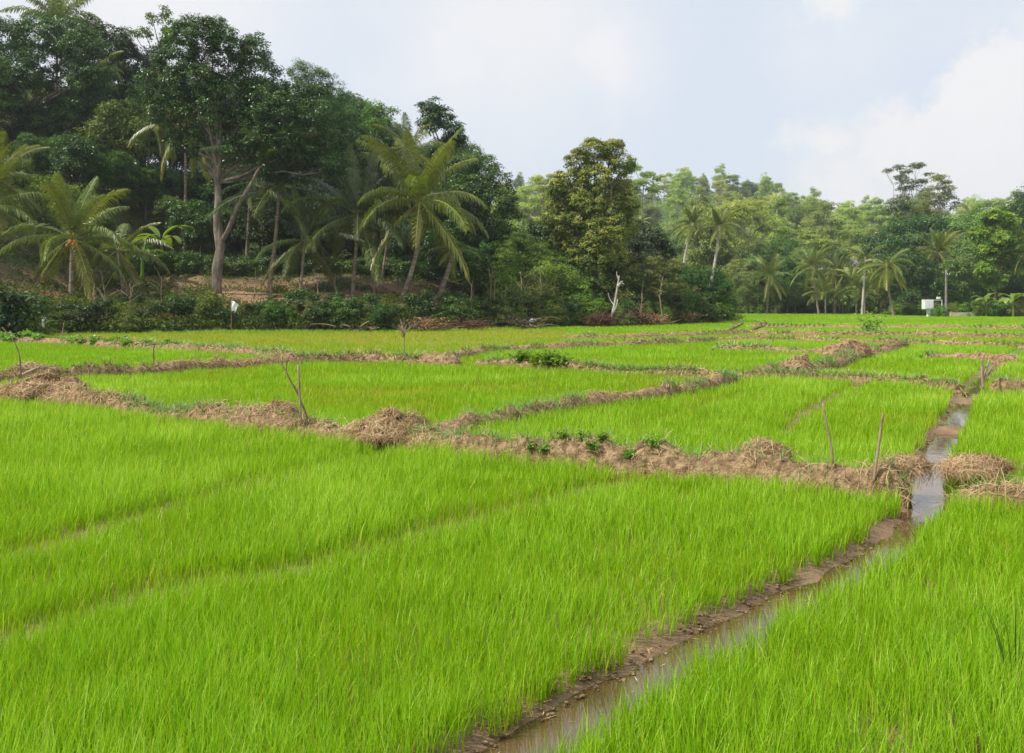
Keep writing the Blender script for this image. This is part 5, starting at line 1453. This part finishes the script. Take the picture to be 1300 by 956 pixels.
# houses in the hill foot
def house(label, px, py, Yy, w, d, h, rz):
    x = XY(px, Yy); zr = ZY(py, Yy)
    z0 = zr - h - 1.0
    root = thing('small_house', label, 'house', (x, Yy, z0), None, rz)
    a = Acc(); box(a, (-w / 2, -d / 2, -3), (w / 2, d / 2, h)); obj('wall', a.mesh('house_wall', M['plaster']), root)
    a = Acc(); e = .6
    V = [(-w / 2 - e, -d / 2 - e, h - .1), (w / 2 + e, -d / 2 - e, h - .1), (w / 2 + e, 0, h + 1.5), (-w / 2 - e, 0, h + 1.5), (-w / 2 - e, d / 2 + e, h - .1), (w / 2 + e, d / 2 + e, h - .1)]
    a.add(V, [(0, 1, 2, 3), (3, 2, 5, 4)], None, .5)
    o = obj('roof', a.mesh('house_roof', M['roof']), root); m = o.modifiers.new('t', 'SOLIDIFY'); m.thickness = .15
    for s in (-.28, .22):
        a = Acc(); box(a, (s * w - .5, -d / 2 - .05, h * .4), (s * w + .5, -d / 2 + .02, h * .8)); obj('window', a.mesh('house_window', M['metal']), root)
house('pale-roofed house half hidden among the far hill trees', 1070, 330, 192, 4.0, 4, 2.0, .1)
house('low house with grey-white roof behind the far banana grove', 1108, 354, 186, 4, 4, 2.0, -.1)
# sapling in the field
weed('sapling', 'small leafy sapling standing alone in the far right field', *G(1103, 424, 0), 0, 1.5, 801, 'weed', 46, None, .2)
# tall darker grass weed at the right edge close by
def weedstalk():
    x, y = 2.56, 4.6; r = np.random.default_rng(4); n = 26
    a = Acc(); an = r.random(n) * 6.28
    blades(a, .03 * np.cos(an), .03 * np.sin(an), np.full(n, -.02), an, .30 + .32 * r.random(n), .02 + .12 * r.random(n), .1 + .5 * r.random(n), .006 + .004 * r.random(n), .2 + .5 * r.random(n), 3)
    o = obj('grass_weed', a.mesh('grass_weed', M['mid'])); o.location = (x, y, 0)
    tag(o, 'tall dark green grass weed standing above the rice at the right edge', 'weed')
weedstalk()

# remove the prototypes (their copies stay)
for o in PROTOS:
    for ch in list(o.children): bpy.data.objects.remove(ch, do_unlink=True)
    bpy.data.objects.remove(o, do_unlink=True)

# ------------------------------------------------------------------ haze
def build_haze():
    a = Acc(); box(a, (-300, -40, -1.4), (600, 930, 110))
    m, nt, out = nmat('haze_air')
    v = nt.nodes.new('ShaderNodeVolumePrincipled')
    v.inputs['Color'].default_value = (.86, .91, .97, 1); v.inputs['Density'].default_value = HAZE; v.inputs['Anisotropy'].default_value = .2
    nt.links.new(v.outputs[0], out.inputs['Volume'])
    o = obj('haze', a.mesh('haze', m)); tag(o, 'thin bright haze in the air', 'haze', None, 'stuff')
HAZE = .00026
if HAZE: build_haze()

# ------------------------------------------------------------------ light, sky, camera
SUN_EL, SUN_AZ = 52.0, -62.0      # azimuth measured from +Y (away from camera) towards +X; negative = left
el, az = R(SUN_EL), R(SUN_AZ)
sd = Vector((math.sin(az) * math.cos(el), math.cos(az) * math.cos(el), math.sin(el)))
SUN_DIR = Vector((-.86, -.32, 0)).normalized() * math.cos(el); SUN_DIR.z = math.sin(el)
L = bpy.data.lights.new('sun', 'SUN'); L.energy = 4.6; L.angle = R(1.2); L.color = (1, .955, .87)
lo = bpy.data.objects.new('sun', L); COL.objects.link(lo)
lo.rotation_euler = SUN_DIR.to_track_quat('Z', 'Y').to_euler()

w = bpy.data.worlds.new('World'); SC.world = w; w.use_nodes = True
nt = w.node_tree; nt.nodes.clear()
wo = nt.nodes.new('ShaderNodeOutputWorld'); bg = nt.nodes.new('ShaderNodeBackground'); bg.inputs['Strength'].default_value = .1
sky = nt.nodes.new('ShaderNodeTexSky'); sky.sky_type = 'NISHITA'; sky.sun_disc = False
sky.sun_elevation = el; sky.sun_rotation = math.atan2(SUN_DIR.x, SUN_DIR.y) % (2 * math.pi)
sky.air_density = 1.0; sky.dust_density = 2.0
tc = nt.nodes.new('ShaderNodeTexCoord')
def vm(op, a=None, b=None, va=None, vb=None):
    n = nt.nodes.new('ShaderNodeVectorMath'); n.operation = op
    if a is not None: nt.links.new(a, n.inputs[0])
    if b is not None: nt.links.new(b, n.inputs[1])
    if vb is not None: n.inputs[1].default_value = vb
    return n
def mth(op, a, b=None, vb=None):
    n = nt.nodes.new('ShaderNodeMath'); n.operation = op
    nt.links.new(a, n.inputs[0])
    if b is not None: nt.links.new(b, n.inputs[1])
    if vb is not None: n.inputs[1].default_value = vb
    return n.outputs[0]
d0 = tc.outputs['Generated']
nz = noise(nt, 7, 8, .68, d0)
off = vm('SUBTRACT', nz.outputs['Color'], vb=(.5, .5, .5))
sc_ = vm('SCALE', off.outputs[0]); sc_.inputs['Scale'].default_value = .17
dd = vm('ADD', d0, sc_.outputs[0]).outputs[0]
def pdir(px, py):
    v = Vector(((px - 650) / F, 1, (HZ - py) / F)); return v.normalized()
mask = None
for px, py, rr, soft in [(1285, 120, 88, .25), (1215, 175, 66, .3), (1330, 230, 150, .3), (1005, 182, 30, .9), (1060, 185, 45, .9), (1130, 185, 60, .6), (1200, 260, 100, .8), (1080, 250, 80, 1.2), (640, 20, 190, 1.2), (1060, -20, 60, .8), (760, 70, 90, 1.5), (1450, 120, 160, .4), (200, -60, 200, 1.5)]:
    c = pdir(px, py); rad = rr / F * .9
    ds = nt.nodes.new('ShaderNodeVectorMath'); ds.operation = 'DISTANCE'; nt.links.new(dd, ds.inputs[0]); ds.inputs[1].default_value = c
    mr = nt.nodes.new('ShaderNodeMapRange'); mr.interpolation_type = 'SMOOTHSTEP'
    mr.inputs[1].default_value = rad * (1 + soft * .5); mr.inputs[2].default_value = rad * max(.02, 1 - soft); mr.inputs[3].default_value = 0; mr.inputs[4].default_value = 1
    nt.links.new(ds.outputs['Value'], mr.inputs[0])
    mask = mr.outputs[0] if mask is None else mth('MAXIMUM', mask, mr.outputs[0])
# a few soft clouds over the rest of the sky
n2 = noise(nt, 2.2, 6, .55, d0)
m2 = nt.nodes.new('ShaderNodeMapRange'); m2.interpolation_type = 'SMOOTHSTEP'; m2.inputs[1].default_value = .50; m2.inputs[2].default_value = .72; m2.inputs[4].default_value = .55
nt.links.new(n2.outputs['Fac'], m2.inputs[0])
mask = mth('MAXIMUM', mask, m2.outputs[0])
veil = nt.nodes.new('ShaderNodeMixRGB'); veil.inputs[0].default_value = .84; veil.inputs[2].default_value = (7.55, 8.2, 9.1, 1)
nt.links.new(sky.outputs[0], veil.inputs[1])
n3 = noise(nt, 7, 5, .55, d0)
cc = ramp(nt, n3.outputs['Fac'], [(.3, (.80, .815, .845)), (.7, (.86, .86, .865))])
cm = nt.nodes.new('ShaderNodeMixRGB'); cm.blend_type = 'MULTIPLY'; cm.inputs[0].default_value = 1; cm.inputs[2].default_value = (10, 10, 10, 1); nt.links.new(cc, cm.inputs[1])
mx = nt.nodes.new('ShaderNodeMixRGB'); nt.links.new(mask, mx.inputs[0]); nt.links.new(veil.outputs[0], mx.inputs[1]); nt.links.new(cm.outputs[0], mx.inputs[2])
nt.links.new(mx.outputs[0], bg.inputs['Color']); nt.links.new(bg.outputs[0], wo.inputs['Surface'])

cam = bpy.data.cameras.new('camera'); co = bpy.data.objects.new('camera', cam); COL.objects.link(co)
co.location = (0, 0, CAMH); co.rotation_euler = (R(90), 0, 0)
cam.sensor_width = 36; cam.lens = 36 * F / 1300; cam.shift_y = -(478 - HZ) / 1300
cam.clip_start = .05; cam.clip_end = 3000
SC.camera = co
SC.view_settings.view_transform = 'Standard'; SC.view_settings.look = 'None'; SC.view_settings.exposure = .12; SC.view_settings.gamma = 1
cy = SC.cycles
cy.use_denoising = True; cy.denoiser = 'OPENIMAGEDENOISE'
cy.use_adaptive_sampling = True; cy.adaptive_threshold = .015
cy.max_bounces = 5; cy.diffuse_bounces = 3; cy.glossy_bounces = 2; cy.transmission_bounces = 3; cy.volume_bounces = 0; cy.transparent_max_bounces = 4
cy.caustics_reflective = False; cy.caustics_refractive = False
SC.render.use_persistent_data = False
